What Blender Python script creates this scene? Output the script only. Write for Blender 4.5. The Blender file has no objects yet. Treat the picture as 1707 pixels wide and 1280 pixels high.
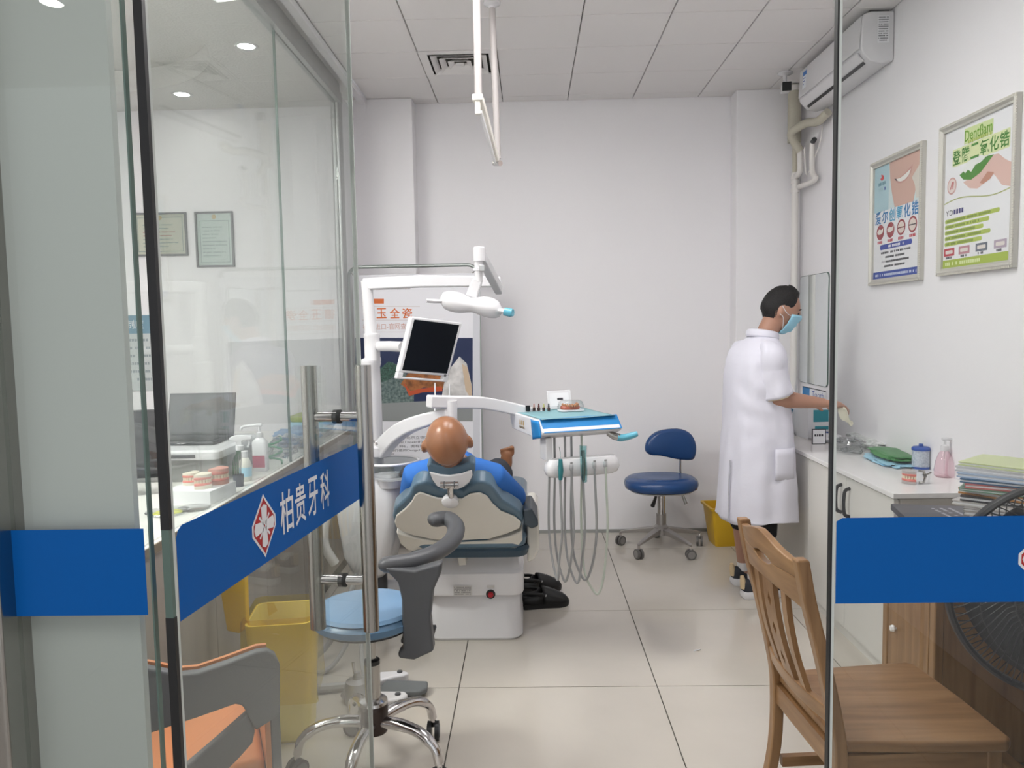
import bpy, bmesh, math, random
from mathutils import Vector as V, Matrix as Mx, noise
from math import sin, cos, pi, radians as rad
random.seed(7)
scn = bpy.context.scene
COL = scn.collection
# ---------------------------------------------------------------- camera
F, CX, CY, H = 1280.0, 853.5, 640.0, 1.47
_y = V(((880-CX)/F, (542-CY)/F, 1)).normalized()
_h = V(((1880-CX)/F, (524-CY)/F, 1))
_z = _y.cross(_h).normalized()
if _z.y > 0: _z = -_z
_x = _y.cross(_z)
if _x.x < 0: _x = -_x
RW = Mx((_x, _y, _z))            # camera (x right, y down, z forward) -> world
cam = bpy.data.cameras.new('camera'); camo = bpy.data.objects.new('camera', cam); COL.objects.link(camo)
cam.sensor_width = 36; cam.lens = F/1707*36; cam.clip_start = .02
_m = Mx((RW @ V((1,0,0)), RW @ V((0,-1,0)), RW @ V((0,0,-1)))).transposed().to_4x4()
camo.matrix_world = Mx.Translation((0,0,H)) @ _m
scn.camera = camo
def ray(px, py): return RW @ V(((px-CX)/F, (py-CY)/F, 1))
def D(px, py, Y):  r = ray(px, py); return r*(Y/r.y)+V((0,0,H))        # at a known depth
def G(px, py, z=0): r = ray(px, py); return r*((z-H)/r.z)+V((0,0,H))   # on a horizontal surface
def WX(px, py, X): r = ray(px, py); return r*(X/r.x)+V((0,0,H))        # on a side wall
# ---------------------------------------------------------------- world, exposure
w = bpy.data.worlds.new('world'); scn.world = w; w.use_nodes = True
w.node_tree.nodes['Background'].inputs[0].default_value = (.93, .97, 1, 1)
w.node_tree.nodes['Background'].inputs[1].default_value = 1.0
vs = scn.view_settings; vs.view_transform = 'Standard'; vs.look = 'None'; vs.gamma = 1; vs.use_curve_mapping = False
vs.exposure = 0.0
PANEL_POWER = 10.6      # ceiling panel emission
DOWN_POWER = 60.0       # recessed downlights
CEIL = 2.985; WALLX = 1.82; BACKY = 5.35
# ---------------------------------------------------------------- materials
MATS = {}
def mat(name, col, rough=.5, metal=0, spec=.5, emit=0, alpha=1, noise_s=0, noise_a=.1, bump=0, bump_s=60, coat=0, trans=0, ior=1.45, col2=None, stretch=None, sss=0):
    if name in MATS: return MATS[name]
    m = bpy.data.materials.new(name); m.use_nodes = True; MATS[name] = m
    nt = m.node_tree; b = nt.nodes['Principled BSDF']; I = b.inputs
    c = (*col, 1)
    I['Base Color'].default_value = c; I['Roughness'].default_value = rough; I['Metallic'].default_value = metal
    I['Specular IOR Level'].default_value = spec; I['Coat Weight'].default_value = coat; I['Alpha'].default_value = alpha
    I['Transmission Weight'].default_value = trans; I['IOR'].default_value = ior
    if sss: I['Subsurface Weight'].default_value = sss; I['Subsurface Radius'].default_value = (.012,.005,.003)
    if emit: I['Emission Color'].default_value = c; I['Emission Strength'].default_value = emit
    if noise_s or bump:
        tc = nt.nodes.new('ShaderNodeTexCoord'); mp = nt.nodes.new('ShaderNodeMapping')
        nt.links.new(tc.outputs['Object'], mp.inputs[0])
        if stretch: mp.inputs['Scale'].default_value = stretch
    if noise_s:
        n = nt.nodes.new('ShaderNodeTexNoise'); n.inputs['Scale'].default_value = noise_s; n.inputs['Detail'].default_value = 6
        r = nt.nodes.new('ShaderNodeValToRGB')
        a = col2 or tuple(max(0, x*(1-noise_a)) for x in col); d = col if col2 else tuple(min(1, x*(1+noise_a)) for x in col)
        r.color_ramp.elements[0].color = (*a, 1); r.color_ramp.elements[1].color = (*d, 1)
        r.color_ramp.elements[0].position = .3; r.color_ramp.elements[1].position = .7
        nt.links.new(mp.outputs[0], n.inputs[0]); nt.links.new(n.outputs[0], r.inputs[0]); nt.links.new(r.outputs[0], I['Base Color'])
    if bump:
        n = nt.nodes.new('ShaderNodeTexNoise'); n.inputs['Scale'].default_value = bump_s; n.inputs['Detail'].default_value = 4
        bp = nt.nodes.new('ShaderNodeBump'); bp.inputs['Strength'].default_value = bump; bp.inputs['Distance'].default_value = .01
        nt.links.new(mp.outputs[0], n.inputs[0]); nt.links.new(n.outputs[0], bp.inputs['Height']); nt.links.new(bp.outputs[0], I['Normal'])
    return m
def glassmat(name, tint, refl=1.0, rough=0.0):
    m = bpy.data.materials.new(name); m.use_nodes = True; MATS[name] = m; nt = m.node_tree; N = nt.nodes; L = nt.links
    N.remove(N['Principled BSDF']); out = N['Material Output']
    g = N.new('ShaderNodeNewGeometry'); d = N.new('ShaderNodeVectorMath'); d.operation = 'DOT_PRODUCT'
    L.new(g.outputs['Normal'], d.inputs[0]); L.new(g.outputs['Incoming'], d.inputs[1])
    a = N.new('ShaderNodeMath'); a.operation = 'ABSOLUTE'; L.new(d.outputs['Value'], a.inputs[0])
    s = N.new('ShaderNodeMath'); s.operation = 'SUBTRACT'; s.inputs[0].default_value = 1; L.new(a.outputs[0], s.inputs[1])
    p = N.new('ShaderNodeMath'); p.operation = 'POWER'; p.inputs[1].default_value = 5; L.new(s.outputs[0], p.inputs[0])
    k = N.new('ShaderNodeMath'); k.operation = 'MULTIPLY_ADD'; k.inputs[1].default_value = .96*refl; k.inputs[2].default_value = .04*refl; L.new(p.outputs[0], k.inputs[0])
    t = N.new('ShaderNodeBsdfTransparent'); t.inputs[0].default_value = (*tint, 1)
    gl = N.new('ShaderNodeBsdfGlossy'); gl.inputs['Roughness'].default_value = rough
    mx = N.new('ShaderNodeMixShader'); L.new(k.outputs[0], mx.inputs[0]); L.new(t.outputs[0], mx.inputs[1]); L.new(gl.outputs[0], mx.inputs[2]); L.new(mx.outputs[0], out.inputs[0])
    return m
def woodmat(name, c1, c2, axis, rough=.35, sc=1.0):
    m = bpy.data.materials.new(name); m.use_nodes = True; MATS[name] = m; nt = m.node_tree; N = nt.nodes; L = nt.links; b = N['Principled BSDF']
    tc = N.new('ShaderNodeTexCoord'); mp = N.new('ShaderNodeMapping'); L.new(tc.outputs['Object'], mp.inputs[0])
    s = [14*sc]*3; s['xyz'.index(axis)] = 1.1*sc; mp.inputs['Scale'].default_value = s
    n = N.new('ShaderNodeTexNoise'); n.inputs['Scale'].default_value = 2.2; n.inputs['Detail'].default_value = 7; n.inputs['Distortion'].default_value = .6; L.new(mp.outputs[0], n.inputs[0])
    r = N.new('ShaderNodeValToRGB'); r.color_ramp.elements[0].color = (*c1, 1); r.color_ramp.elements[1].color = (*c2, 1)
    r.color_ramp.elements[0].position = .32; r.color_ramp.elements[1].position = .68
    L.new(n.outputs[0], r.inputs[0]); L.new(r.outputs[0], b.inputs['Base Color']); b.inputs['Roughness'].default_value = rough; b.inputs['Coat Weight'].default_value = .15
    return m
WHITE = mat('white_paint', (.86,.842,.86), .6, bump=.04, bump_s=90)
CEILM = mat('ceiling_white', (.80,.775,.77), .55)
CEILT = mat('ceiling_textured', (.72,.71,.69), .5, bump=.5, bump_s=70)
TILE = mat('floor_tile_beige', (.525,.485,.43), .11, spec=.55, noise_s=2.6, noise_a=.045)
GROUT = mat('grout_dark', (.07,.065,.055), .8)
STEEL = mat('brushed_steel', (.40,.385,.365), .2, 1)
CHROME = mat('chrome', (.62,.60,.60), .12, 1)
ALU = mat('aluminium_grey', (.42,.43,.42), .35, .8)
BLUEF = mat('blue_film', (.0012,.094,.36), .45, spec=.15)
WFILM = mat('white_film', (.75,.75,.77), .4)
REDF = mat('red_film', (.42,.01,.012), .4)
BLACK = mat('black_plastic', (.012,.012,.013), .4)
BLACKR = mat('black_rubber', (.02,.02,.02), .7)
PLW = mat('white_plastic', (.71,.70,.715), .22, spec=.5)
PLC = mat('cream_plastic', (.72,.69,.63), .3)
PLG = mat('grey_plastic', (.08,.082,.088), .4)
GHOSE = mat('grey_hose', (.30,.30,.30), .45)
UPH = mat('steel_blue_vinyl', (.105,.17,.23), .3, spec=.5)
UPHD = mat('dark_blue_vinyl', (.03,.06,.09), .4)
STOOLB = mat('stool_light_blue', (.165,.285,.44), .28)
NAVY = mat('navy_vinyl', (.016,.062,.19), .27, spec=.55)
TEAL = mat('teal_cloth', (.20,.37,.41), .6)
BFILM = mat('blue_wrap', (.02,.21,.52), .4, spec=.3)
TFILM = mat('teal_wrap', (.12,.42,.55), .2, coat=.4)
SHIRT = mat('blue_shirt', (.028,.15,.50), .75, bump=.25, bump_s=18)
COAT = mat('white_cotton', (.70,.69,.77), .8, bump=.5, bump_s=11)
SKINL = mat('skin_light', (.40,.215,.15), .5, sss=.05)
SKIND = mat('skin_tan', (.30,.135,.07), .26, spec=.55, sss=.05)
HAIR = mat('black_hair', (.008,.007,.007), .6, bump=.6, bump_s=160)
MASKB = mat('mask_blue', (.32,.60,.74), .7)
YEL = mat('yellow_plastic', (.66,.40,.02), .35)
YELB = glassmat('yellow_bag', (.97,.88,.46), .9, .25)
ORANGE = mat('orange_leather', (.52,.20,.085), .45)
GREYL = mat('grey_leather', (.13,.13,.135), .5, bump=.1, bump_s=150)
CAB = mat('cabinet_white', (.70,.68,.64), .4, noise_s=3, noise_a=.03, stretch=(1,1,.15))
CABE = mat('cabinet_edge', (.42,.39,.35), .5)
TOPW = mat('worktop_white', (.80,.78,.77), .2)
GWOODP = mat('grey_wood_panel', (.34,.31,.28), .45, noise_s=5, noise_a=.18, stretch=(1,1,.12))
WOODX = woodmat('oak_x', (.20,.10,.04), (.33,.185,.085), 'x')
WOODY = woodmat('oak_y', (.20,.10,.04), (.33,.185,.085), 'y')
WOODZ = woodmat('oak_z', (.20,.10,.04), (.33,.185,.085), 'z')
DESKX = woodmat('desk_wood_z', (.22,.11,.04), (.34,.19,.08), 'z')
DESKY = woodmat('desk_wood_y', (.12,.06,.024), (.19,.10,.04), 'y')
GLASS = glassmat('clear_glass', (.945,.968,.955), 1.0)
GLASSR = glassmat('tinted_glass', (.915,.925,.92), 1.0)
GLASSC = glassmat('clear_glass_clean', (.96,.975,.968), 1.0)
GEDGE = mat('glass_edge_green', (.10,.15,.13), .15)
GEDGEL = mat('glass_edge_light', (.55,.58,.55), .2)
PINKG = glassmat('pink_glass', (.965,.84,.87), 1.2)
GREENG = glassmat('green_glass', (.22,.62,.30), 1.0)
CLEARP = glassmat('clear_plastic_bag', (.90,.92,.92), 2.2, .12)
TEALP = glassmat('teal_plastic_bag', (.62,.85,.86), 2.0, .15)
MIRROR = mat('mirror_silver', (.80,.84,.84), .02, 1)
EMIT = mat('lamp_diffuser', (1,.98,.98), .5, emit=PANEL_POWER)
EMITO = mat('office_fill_diffuser', (1,.99,.96), .5, emit=PANEL_POWER*3.7)  # glow of the added office panel, an unseen fill light
EMITD = mat('downlight_lens', (1,.97,.92), .5, emit=DOWN_POWER)
PAPER = mat('paper_white', (.78,.78,.80), .6)
FRAMEW = mat('frame_pearl', (.56,.54,.49), .35, .2)
GREENP = mat('green_sheet', (.05,.22,.06), .4)
LBLUE = mat('light_blue_sheet', (.35,.62,.78), .4)
GUM = mat('gum_pink', (.62,.16,.13), .3)
TOOTH = mat('tooth_ivory', (.74,.62,.46), .3)
PLASTER = mat('plaster_cream', (.66,.60,.50), .6)
INK = mat('ink_dark', (.04,.04,.05), .6)
INKB = mat('ink_blue', (.02,.07,.32), .5)
# ---------------------------------------------------------------- mesh tools
CT = Mx.Identity(4)
WL = {}
def at(loc=(0,0,0), rz=0, rx=0, ry=0):
    global CT
    CT = Mx.Translation(V(loc)) @ Mx.Rotation(rad(rz), 4, 'Z') @ Mx.Rotation(rad(ry), 4, 'Y') @ Mx.Rotation(rad(rx), 4, 'X')
def spl(pts, n=6, closed=False):
    P = [V(p) for p in pts]; out = []; L = len(P)
    for i in range(L if closed else L-1):
        a = P[(i-1) % L] if closed or i else P[0]*2-P[1]
        b, c = P[i], P[(i+1) % L]
        d = P[(i+2) % L] if closed or i < L-2 else P[-1]*2-P[-2]
        for k in range(n):
            t = k/n; out.append(.5*((2*b)+(c-a)*t+(2*a-5*b+4*c-d)*t*t+(3*b-a-3*c+d)*t**3))
    if not closed: out.append(P[-1])
    return out
def ring(cx, cy, z, rx, ry, p=2.0, n=24, ph=0):
    out = []
    for i in range(n):
        a = 2*pi*i/n+ph; c, s = cos(a), sin(a)
        out.append(V((cx+rx*math.copysign(abs(c)**(2/p), c), cy+ry*math.copysign(abs(s)**(2/p), s), z)))
    return out
def lerp(a, b, t): return a+(b-a)*t
class M:
    def __init__(s): s.v = []; s.f = []
    def add(s, v, f):
        o = len(s.v); s.v += [V(p) for p in v]; s.f += [tuple(i+o for i in q) for q in f]; return s
    def box(s, x0, x1, y0, y1, z0, z1, R=None):
        v = [V((x, y, z)) for z in (z0, z1) for y in (y0, y1) for x in (x0, x1)]
        if R is not None:
            c = V(((x0+x1)/2, (y0+y1)/2, (z0+z1)/2)); v = [R @ (p-c)+c for p in v]
        return s.add(v, [(0,2,3,1),(4,5,7,6),(0,1,5,4),(2,6,7,3),(0,4,6,2),(1,3,7,5)])
    def loft(s, rings, c0=True, c1=True, closed=True):
        n = len(rings[0]); v = [p for r in rings for p in r]; f = []
        for i in range(len(rings)-1):
            for j in range(n if closed else n-1):
                k = (j+1) % n; f.append((i*n+j, i*n+k, (i+1)*n+k, (i+1)*n+j))
        if c0: f.append(tuple(range(n))[::-1])
        if c1: f.append(tuple(range((len(rings)-1)*n, len(rings)*n)))
        return s.add(v, f)
    def tube(s, pts, r, n=10, cap=True, closed=False, flat=1.0, up=None, dome=False):
        P = [V(p) for p in pts]; L = len(P)
        R = list(r) if hasattr(r, '__len__') else [r]*L
        if dome:
            d0 = (P[0]-P[1]).normalized(); d1 = (P[-1]-P[-2]).normalized(); a = []; ra = []
            for t in (80, 55, 28): a.append(P[0]+d0*R[0]*sin(rad(t))); ra.append(R[0]*cos(rad(t)))
            e = []; re = []
            for t in (28, 55, 80): e.append(P[-1]+d1*R[-1]*sin(rad(t))); re.append(R[-1]*cos(rad(t)))
            P = a+P+e; R = ra+R+re; L = len(P)
        rings = []; prev = None
        for i in range(L):
            t = (P[(i+1) % L]-P[(i-1) % L]) if closed else (P[min(i+1, L-1)]-P[max(i-1, 0)])
            t.normalize()
            if prev is None:
                u = V(up) if up else (V((0,0,1)) if abs(t.z) < .9 else V((1,0,0)))
                a = t.cross(u).normalized()
            else: a = (prev-t*prev.dot(t)).normalized()
            prev = a; b = t.cross(a)
            rings.append([P[i]+a*R[i]*cos(2*pi*j/n)+b*R[i]*flat*sin(2*pi*j/n) for j in range(n)])
        if closed: rings.append(rings[0]); return s.loft(rings, False, False)
        return s.loft(rings, cap, cap)
    def cyl(s, p0, p1, r0, r1=None, n=16): return s.tube([p0, p1], [r0, r0 if r1 is None else r1], n)
    def lathe(s, prof, c=(0,0,0), n=24, cap=True, A=None):
        c = V(c); rings = []
        for r, z in prof:
            q = [V((max(r, 1e-4)*cos(2*pi*i/n), max(r, 1e-4)*sin(2*pi*i/n), z)) for i in range(n)]
            if A is not None: q = [A @ p for p in q]
            rings.append([p+c for p in q])
        return s.loft(rings, cap, cap)
    def prism(s, poly, ax, a, b):
        f = {'x': lambda p, t: V((t, p[0], p[1])), 'y': lambda p, t: V((p[0], t, p[1])), 'z': lambda p, t: V((p[0], p[1], t))}[ax]
        return s.loft([[f(p, a) for p in poly], [f(p, b) for p in poly]])
    def ell(s, c, r, n=20, A=None, fn=None):
        c = V(c); r = V(r) if hasattr(r, '__len__') else V((r, r, r)); rings = []; m = n//2+1
        for i in range(m):
            th = -pi/2+pi*(i+.02)/(m-1+.04); q = []
            for j in range(n):
                ph = 2*pi*j/n; d = V((cos(th)*cos(ph), cos(th)*sin(ph), sin(th)))
                p = fn(d) if fn else V((d.x*r.x, d.y*r.y, d.z*r.z))
                if A is not None: p = A @ p
                q.append(p+c)
            rings.append(q)
        return s.loft(rings)
    def sheet(s, fn, nu, nv):
        v = [V(fn(i/nu, j/nv)) for j in range(nv+1) for i in range(nu+1)]; k = nu+1
        return s.add(v, [(j*k+i, j*k+i+1, (j+1)*k+i+1, (j+1)*k+i) for j in range(nv) for i in range(nu)])
    def xf(s, A): s.v = [A @ p for p in s.v]; return s
    def mesh(s, name, org=V((0,0,0)), sm=40):
        me = bpy.data.meshes.new(name); me.from_pydata([CT @ p-org for p in s.v], [], s.f)
        bm = bmesh.new(); bm.from_mesh(me); bmesh.ops.recalc_face_normals(bm, faces=bm.faces); bm.to_mesh(me); bm.free()
        if sm:
            me.polygons.foreach_set('use_smooth', [True]*len(me.polygons)); me.set_sharp_from_angle(angle=rad(sm))
        return me
    def o(s, name, m, parent=None, bev=0, seg=2, sub=0, sm=40, solid=0, remesh=0, disp=None, label=None, kind=None):
        org = WL[parent] if parent else V((0,0,0))
        if not parent:
            q = [CT @ p for p in s.v]; lo = V([min(p[i] for p in q) for i in range(3)]); hi = V([max(p[i] for p in q) for i in range(3)])
            org = V(((lo.x+hi.x)/2, (lo.y+hi.y)/2, lo.z))
        me = s.mesh(name, org, sm); me.materials.append(m)
        ob = bpy.data.objects.new(name, me); COL.objects.link(ob); WL[ob] = org
        if parent: ob.parent = parent
        else: ob.location = org
        if solid: md = ob.modifiers.new('solid', 'SOLIDIFY'); md.thickness = solid
        if remesh:
            md = ob.modifiers.new('remesh', 'REMESH'); md.mode = 'VOXEL'; md.voxel_size = remesh; md.use_smooth_shade = True
            md = ob.modifiers.new('smooth', 'SMOOTH'); md.iterations = 6; md.factor = .6
        if bev:
            md = ob.modifiers.new('bevel', 'BEVEL'); md.width = bev; md.segments = seg; md.limit_method = 'ANGLE'; md.angle_limit = rad(35); md.use_clamp_overlap = True
            me.polygons.foreach_set('use_smooth', [True]*len(me.polygons)); md.harden_normals = True
        if sub: md = ob.modifiers.new('sub', 'SUBSURF'); md.levels = sub; md.render_levels = sub
        if label: ob['label'] = label
        if kind: ob['kind'] = kind
        return ob
def thing(name, label, cat, loc=(0,0,0), group=None, kind=None):
    o = bpy.data.objects.new(name, None); COL.objects.link(o); o.empty_display_size = .1
    p = CT @ V(loc); o.location = p; WL[o] = p
    if label: o['label'] = label
    if cat: o['category'] = cat
    if group: o['group'] = group
    if kind: o['kind'] = kind
    return o
def tag(o, label, cat, group=None):
    o['label'] = label; o['category'] = cat
    if group: o['group'] = group
    return o
def struct(o): o['kind'] = 'structure'; return o
def bx(x0, x1, y0, y1, z0, z1): return M().box(x0, x1, y0, y1, z0, z1)
_TXT = {}
def text(name, s, c, u, v, h, m, parent, w=None, bold=0, th=.0006):
    """flat lettering centred at c, u = reading direction, v = up"""
    u = V(u).normalized(); v = V(v).normalized(); nrm = u.cross(v)
    cu = bpy.data.curves.new('lettering', 'FONT'); cu.body = s; cu.resolution_u = 2; cu.offset = bold
    ob = bpy.data.objects.new('lettering', cu); COL.objects.link(ob)
    dg = bpy.context.evaluated_depsgraph_get(); me = bpy.data.meshes.new_from_object(ob.evaluated_get(dg))
    bpy.data.objects.remove(ob); bpy.data.curves.remove(cu)
    vs_ = [p.co.copy() for p in me.vertices]; fs = [tuple(p.vertices) for p in me.polygons]; bpy.data.meshes.remove(me)
    if not vs_: return None
    x0 = min(p.x for p in vs_); x1 = max(p.x for p in vs_); y0 = min(p.y for p in vs_); y1 = max(p.y for p in vs_)
    sy = h/(y1-y0); sx = w/(x1-x0) if w else sy; c = V(c)
    q = M(); q.add([c+u*(p.x-(x0+x1)/2)*sx+v*(p.y-(y0+y1)/2)*sy+nrm*th for p in vs_], fs)
    return q.o(name, m, parent, sm=0)
def flat(name, pts, c, u, v, m, parent, off=.0004):
    """thin flat print: outline pts (a,b) on plane c + a*u + b*v, raised by off"""
    u = V(u).normalized(); v = V(v).normalized(); n = u.cross(v); c = V(c); q = M()
    q.loft([[c+u*a+v*b+n*(off-.0002) for a, b in pts], [c+u*a+v*b+n*off for a, b in pts]])
    return q.o(name, m, parent, sm=0)
def rrect(x0, x1, y0, y1, r, n=4):
    out = []
    for cx, cy, a0 in ((x1-r, y1-r, 0), (x0+r, y1-r, 90), (x0+r, y0+r, 180), (x1-r, y0+r, 270)):
        for i in range(n+1): a = rad(a0+90*i/n); out.append((cx+r*cos(a), cy+r*sin(a)))
    return out
def oval(cx, cy, rx, ry, n=20): return [(cx+rx*cos(2*pi*i/n), cy+ry*sin(2*pi*i/n)) for i in range(n)]
def dashes(name, x0, x1, y, h, c, u, v, m, parent, off=.0006, dens=.7):
    """a line of print too small to read"""
    u = V(u).normalized(); v = V(v).normalized(); n = u.cross(v); c = V(c); q = M(); x = x0
    while x < x1-h*.5:
        wd = h*random.uniform(.6, .95)
        p = [c+u*a+v*b+n*off for a, b in ((x, y-h/2), (min(x+wd, x1), y-h/2), (min(x+wd, x1), y+h/2), (x, y+h/2))]
        if random.random() < dens+.2: q.add(p, [(0,1,2,3)])
        x += wd+h*.25
    if q.v: return q.o(name, m, parent, sm=0)
# ================================================================ structure
LX, BY0 = -3.3, -2.6
floor = struct(bx(LX, WALLX+.1, BY0, BACKY+.1, -.06, -.004).o('floor', GROUT, sm=0))
xs = [LX]+[x for x in (-.305+.805*k for k in range(-4, 4)) if LX+.05 < x < WALLX-.02]+[WALLX]
ys = [BY0]+[y for y in (3.026-.815*k for k in range(7, 0, -1)) if y > BY0+.05]+[3.026, 3.857, 4.942, BACKY]
g = .0022
for i in range(len(xs)-1):
    for j in range(len(ys)-1):
        bx(xs[i]+g, xs[i+1]-g, ys[j]+g, ys[j+1]-g, -.012, 0).o('tile', TILE, floor, sm=0)
# treatment room ceiling of square panels, with a square opening for the air vent
ceil = struct(bx(-1.05, WALLX, 1.1, BACKY, CEIL+.02, CEIL+.06).o('ceiling', GROUT, sm=0))
cx = [-1.05]+[-.587+.44*k for k in range(6)]+[WALLX]
cy = [1.1]+[4.35+.44*k for k in range(-7, 3)]+[BACKY]
g = .002
for i in range(len(cx)-1):
    for j in range(len(cy)-1):
        if abs(cx[i]+.587) < .01 and abs(cy[j]-4.35) < .01: continue
        bx(cx[i]+g, cx[i+1]-g, cy[j]+g, cy[j+1]-g, CEIL, CEIL+.02).o('ceiling_panel', CEILM, ceil, bev=.004, seg=1)
struct(bx(LX, WALLX, BY0, 1.1, CEIL, CEIL+.06).o('ceiling_corridor', CEILM, sm=0))
# office ceiling with a round raised coffer
q = M(); C0 = V((-2.6, 4.0, CEIL)); R0 = .93; n = 48; inn = []; out = []
x0, x1, y0, y1 = LX-.4, -1.05, 1.1, BACKY
for i in range(n):
    a = 2*pi*i/n; d = V((cos(a), sin(a), 0)); inn.append(C0+d*R0)
    t = min((x1-C0.x)/d.x if d.x > 1e-6 else ((x0-C0.x)/d.x if d.x < -1e-6 else 9), (y1-C0.y)/d.y if d.y > 1e-6 else ((y0-C0.y)/d.y if d.y < -1e-6 else 9))
    out.append(C0+d*t)
q.loft([out, inn, [p+V((0,0,.13)) for p in inn], [p+V((0,0,.16)) for p in out]], False, False)
q.add([p+V((0,0,.13)) for p in inn], [tuple(range(n))])
for c in ((x1, y1), (x0, y1), (x0, y0), (x1, y0)):      # corner fillers
    k = min(range(n), key=lambda i: (out[i]-V((*c, CEIL))).length)
    q.add([out[k-1], out[k], out[(k+1) % n], V((*c, CEIL))], [(0, 1, 3), (1, 2, 3)])
struct(q.o('ceiling_office', CEILT, sm=30))
struct(bx(LX-.5, WALLX+.1, BACKY, BACKY+.12, 0, 3.2).o('wall_back', WHITE, sm=0))
struct(bx(WALLX, WALLX+.12, BY0, BACKY, 0, 3.2).o('wall_right', WHITE, sm=0))
struct(bx(LX-.12, LX, BY0, BACKY, 0, 3.2).o('wall_left', WHITE, sm=0))
struct(bx(-1.2, -.745, 5.2, BACKY, 0, CEIL).o('wall_column_left', WHITE, bev=.006))
struct(bx(1.395, WALLX, 5.2, BACKY, 0, CEIL).o('wall_column_right', WHITE, bev=.006))
struct(bx(LX, -.86, 1.08, 1.16, 0, CEIL).o('wall_front', WHITE, sm=0))
struct(bx(-.745, 1.395, BACKY-.008, BACKY, 0, .022).o('baseboard_back', ALU, sm=0))
struct(bx(-1.095, -1.05, 1.1, 5.2, CEIL-.035, CEIL).o('trim_1', WHITE, bev=.003))
struct(bx(-1.2, -1.165, 4.94, 5.2, 0, CEIL-.04).o('trim_2', WHITE, sm=0))
# ---- front glazing, left sidelight
W1 = struct(thing('window_1', None, None, (-.75, 1.1, 0)))
bx(-.86, -.765, 1.06, 1.14, 0, CEIL).o('metal_post', STEEL, W1, bev=.006)
bx(-.765, -.5615, 1.095, 1.105, .01, CEIL).o('glass_pane', GLASS, W1, sm=0)
bx(-.5615, -.559, 1.0945, 1.1055, .01, CEIL).o('glass_edge', GEDGE, W1, sm=0)
bx(-.765, -.597, 1.125, 1.14, .01, CEIL).o('white_backing_board', mat('board_grey', (.50,.50,.485), .4), W1, sm=0)
U, Z = V((1,0,0)), V((0,0,1))
flat('blue_band', [(-.768,1.053), (-.568,1.053), (-.568,1.183), (-.768,1.183)], (0,1.0945,0), U, Z, BLUEF, W1)
# ---- right sidelight
def emblem(par, c, u, v, h):
    w = h*.80
    dia = [(0,.5), (.085,.42), (.5,.085), (.5,-.085), (.085,-.42), (0,-.5), (-.085,-.42), (-.5,-.085), (-.5,.085), (-.085,.42)]
    sc = lambda P, k=1: [(a*w*k, b*h*k) for a, b in P]
    o1 = flat('emblem', sc(dia), c, u, v, WFILM, par, .0010)
    flat('emblem_field', sc(dia, .88), c, u, v, REDF, o1, .0014)
    for i in range(4):
        a = i*pi/2; P = [(-.07,.02), (.07,.02), (.10,.30), (.0,.34), (-.10,.30)]
        flat('emblem_cross_arm', [((x*cos(a)-y*sin(a))*h, (x*sin(a)+y*cos(a))*h) for x, y in P], c, u, v, WFILM, o1, .0018)
        a += pi/4; P = [(-.008,.02), (.008,.02), (.022,.235), (-.022,.235)]
        flat('emblem_ray', [((x*cos(a)-y*sin(a))*h, (x*sin(a)+y*cos(a))*h) for x, y in P], c, u, v, WFILM, o1, .0018)
W2 = struct(thing('window_2', None, None, (1.1, 1.1, 0)))
bx(.437, WALLX-.003, 1.095, 1.105, .01, CEIL-.002).o('glass_pane', GLASSR, W2, sm=0)
bx(.433, .437, 1.0945, 1.1055, .01, CEIL-.002).o('glass_edge', GEDGEL, W2, sm=0)
bx(.4305, .433, 1.094, 1.106, .01, CEIL-.002).o('seal_strip', BLACK, W2, sm=0)
flat('blue_band', [(.4385,1.060), (1.78,1.060), (1.78,1.186), (.447,1.186), (.4385,1.181)], (0,1.0945,0), U, Z, BLUEF, W2)
emblem(W2, (.733, 1.0945, 1.123), U, Z, .088)
bx(.43, WALLX, 1.06, 1.14, 0, .012).o('floor_rail', STEEL, W2, sm=0)
# ---- open glass door
DA, DB = V((-.527, 1.08, 0)), V((-.43, 1.94, 0))
du = (DB-DA).normalized(); dn = V((du.y, -du.x, 0)); DL = (DB-DA).length
def dp(px):                                     # distance along the door for a photo column
    r = ray(px, 800); t = (DA.x*du.y-DA.y*du.x)/(r.x*du.y-r.y*du.x); return (r*t-DA).dot(du)
D1 = struct(thing('door_1', None, None, DA))
def dbox(u0, u1, n0, n1, z0, z1):
    q = M(); q.box(u0, u1, n0, n1, z0, z1); A = Mx((( du.x, dn.x, 0, DA.x), (du.y, dn.y, 0, DA.y), (0,0,1,0), (0,0,0,1))); return q.xf(A)
DT = CEIL-.04
dbox(.012, DL-.003, -.005, .005, .02, DT).o('glass_pane', GLASS, D1, sm=0)
dbox(DL-.003, DL, -.0055, .0055, .02, DT).o('glass_edge', GEDGEL, D1, sm=0)
dbox(.004, .012, -.0055, .0055, .02, DT).o('glass_edge', GEDGEL, D1, sm=0)
dbox(-.004, .004, -.0065, .007, .02, 1.055).o('seal_strip', BLACK, D1, sm=0)
dbox(-.004, .004, -.0065, .007, 1.185, DT).o('seal_strip', BLACK, D1, sm=0)
dbox(-.004, .004, -.006, .006, 1.055, 1.185).o('seal_strip', GEDGE, D1, sm=0)
c0 = DA+dn*.0052
flat('blue_band', [(.014,1.043), (DL-.02,1.043), (DL-.02,1.184), (.03,1.184), (.02,1.179), (.014,1.168)], c0, du, Z, BLUEF, D1)
emblem(D1, c0+du*dp(432)+V((0,0,1.113)), du, Z, .118)
for ch, px, wpx in (('柏',471,22), ('贵',494.5,18), ('牙',516,17), ('科',536.5,15)):
    text('lettering', ch, c0+du*dp(px)+V((0,0,1.116)), du, Z, .083, WFILM, D1, w=(dp(px+wpx/2)-dp(px-wpx/2)), bold=.012, th=.0012)
hu = dp(566)
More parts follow.
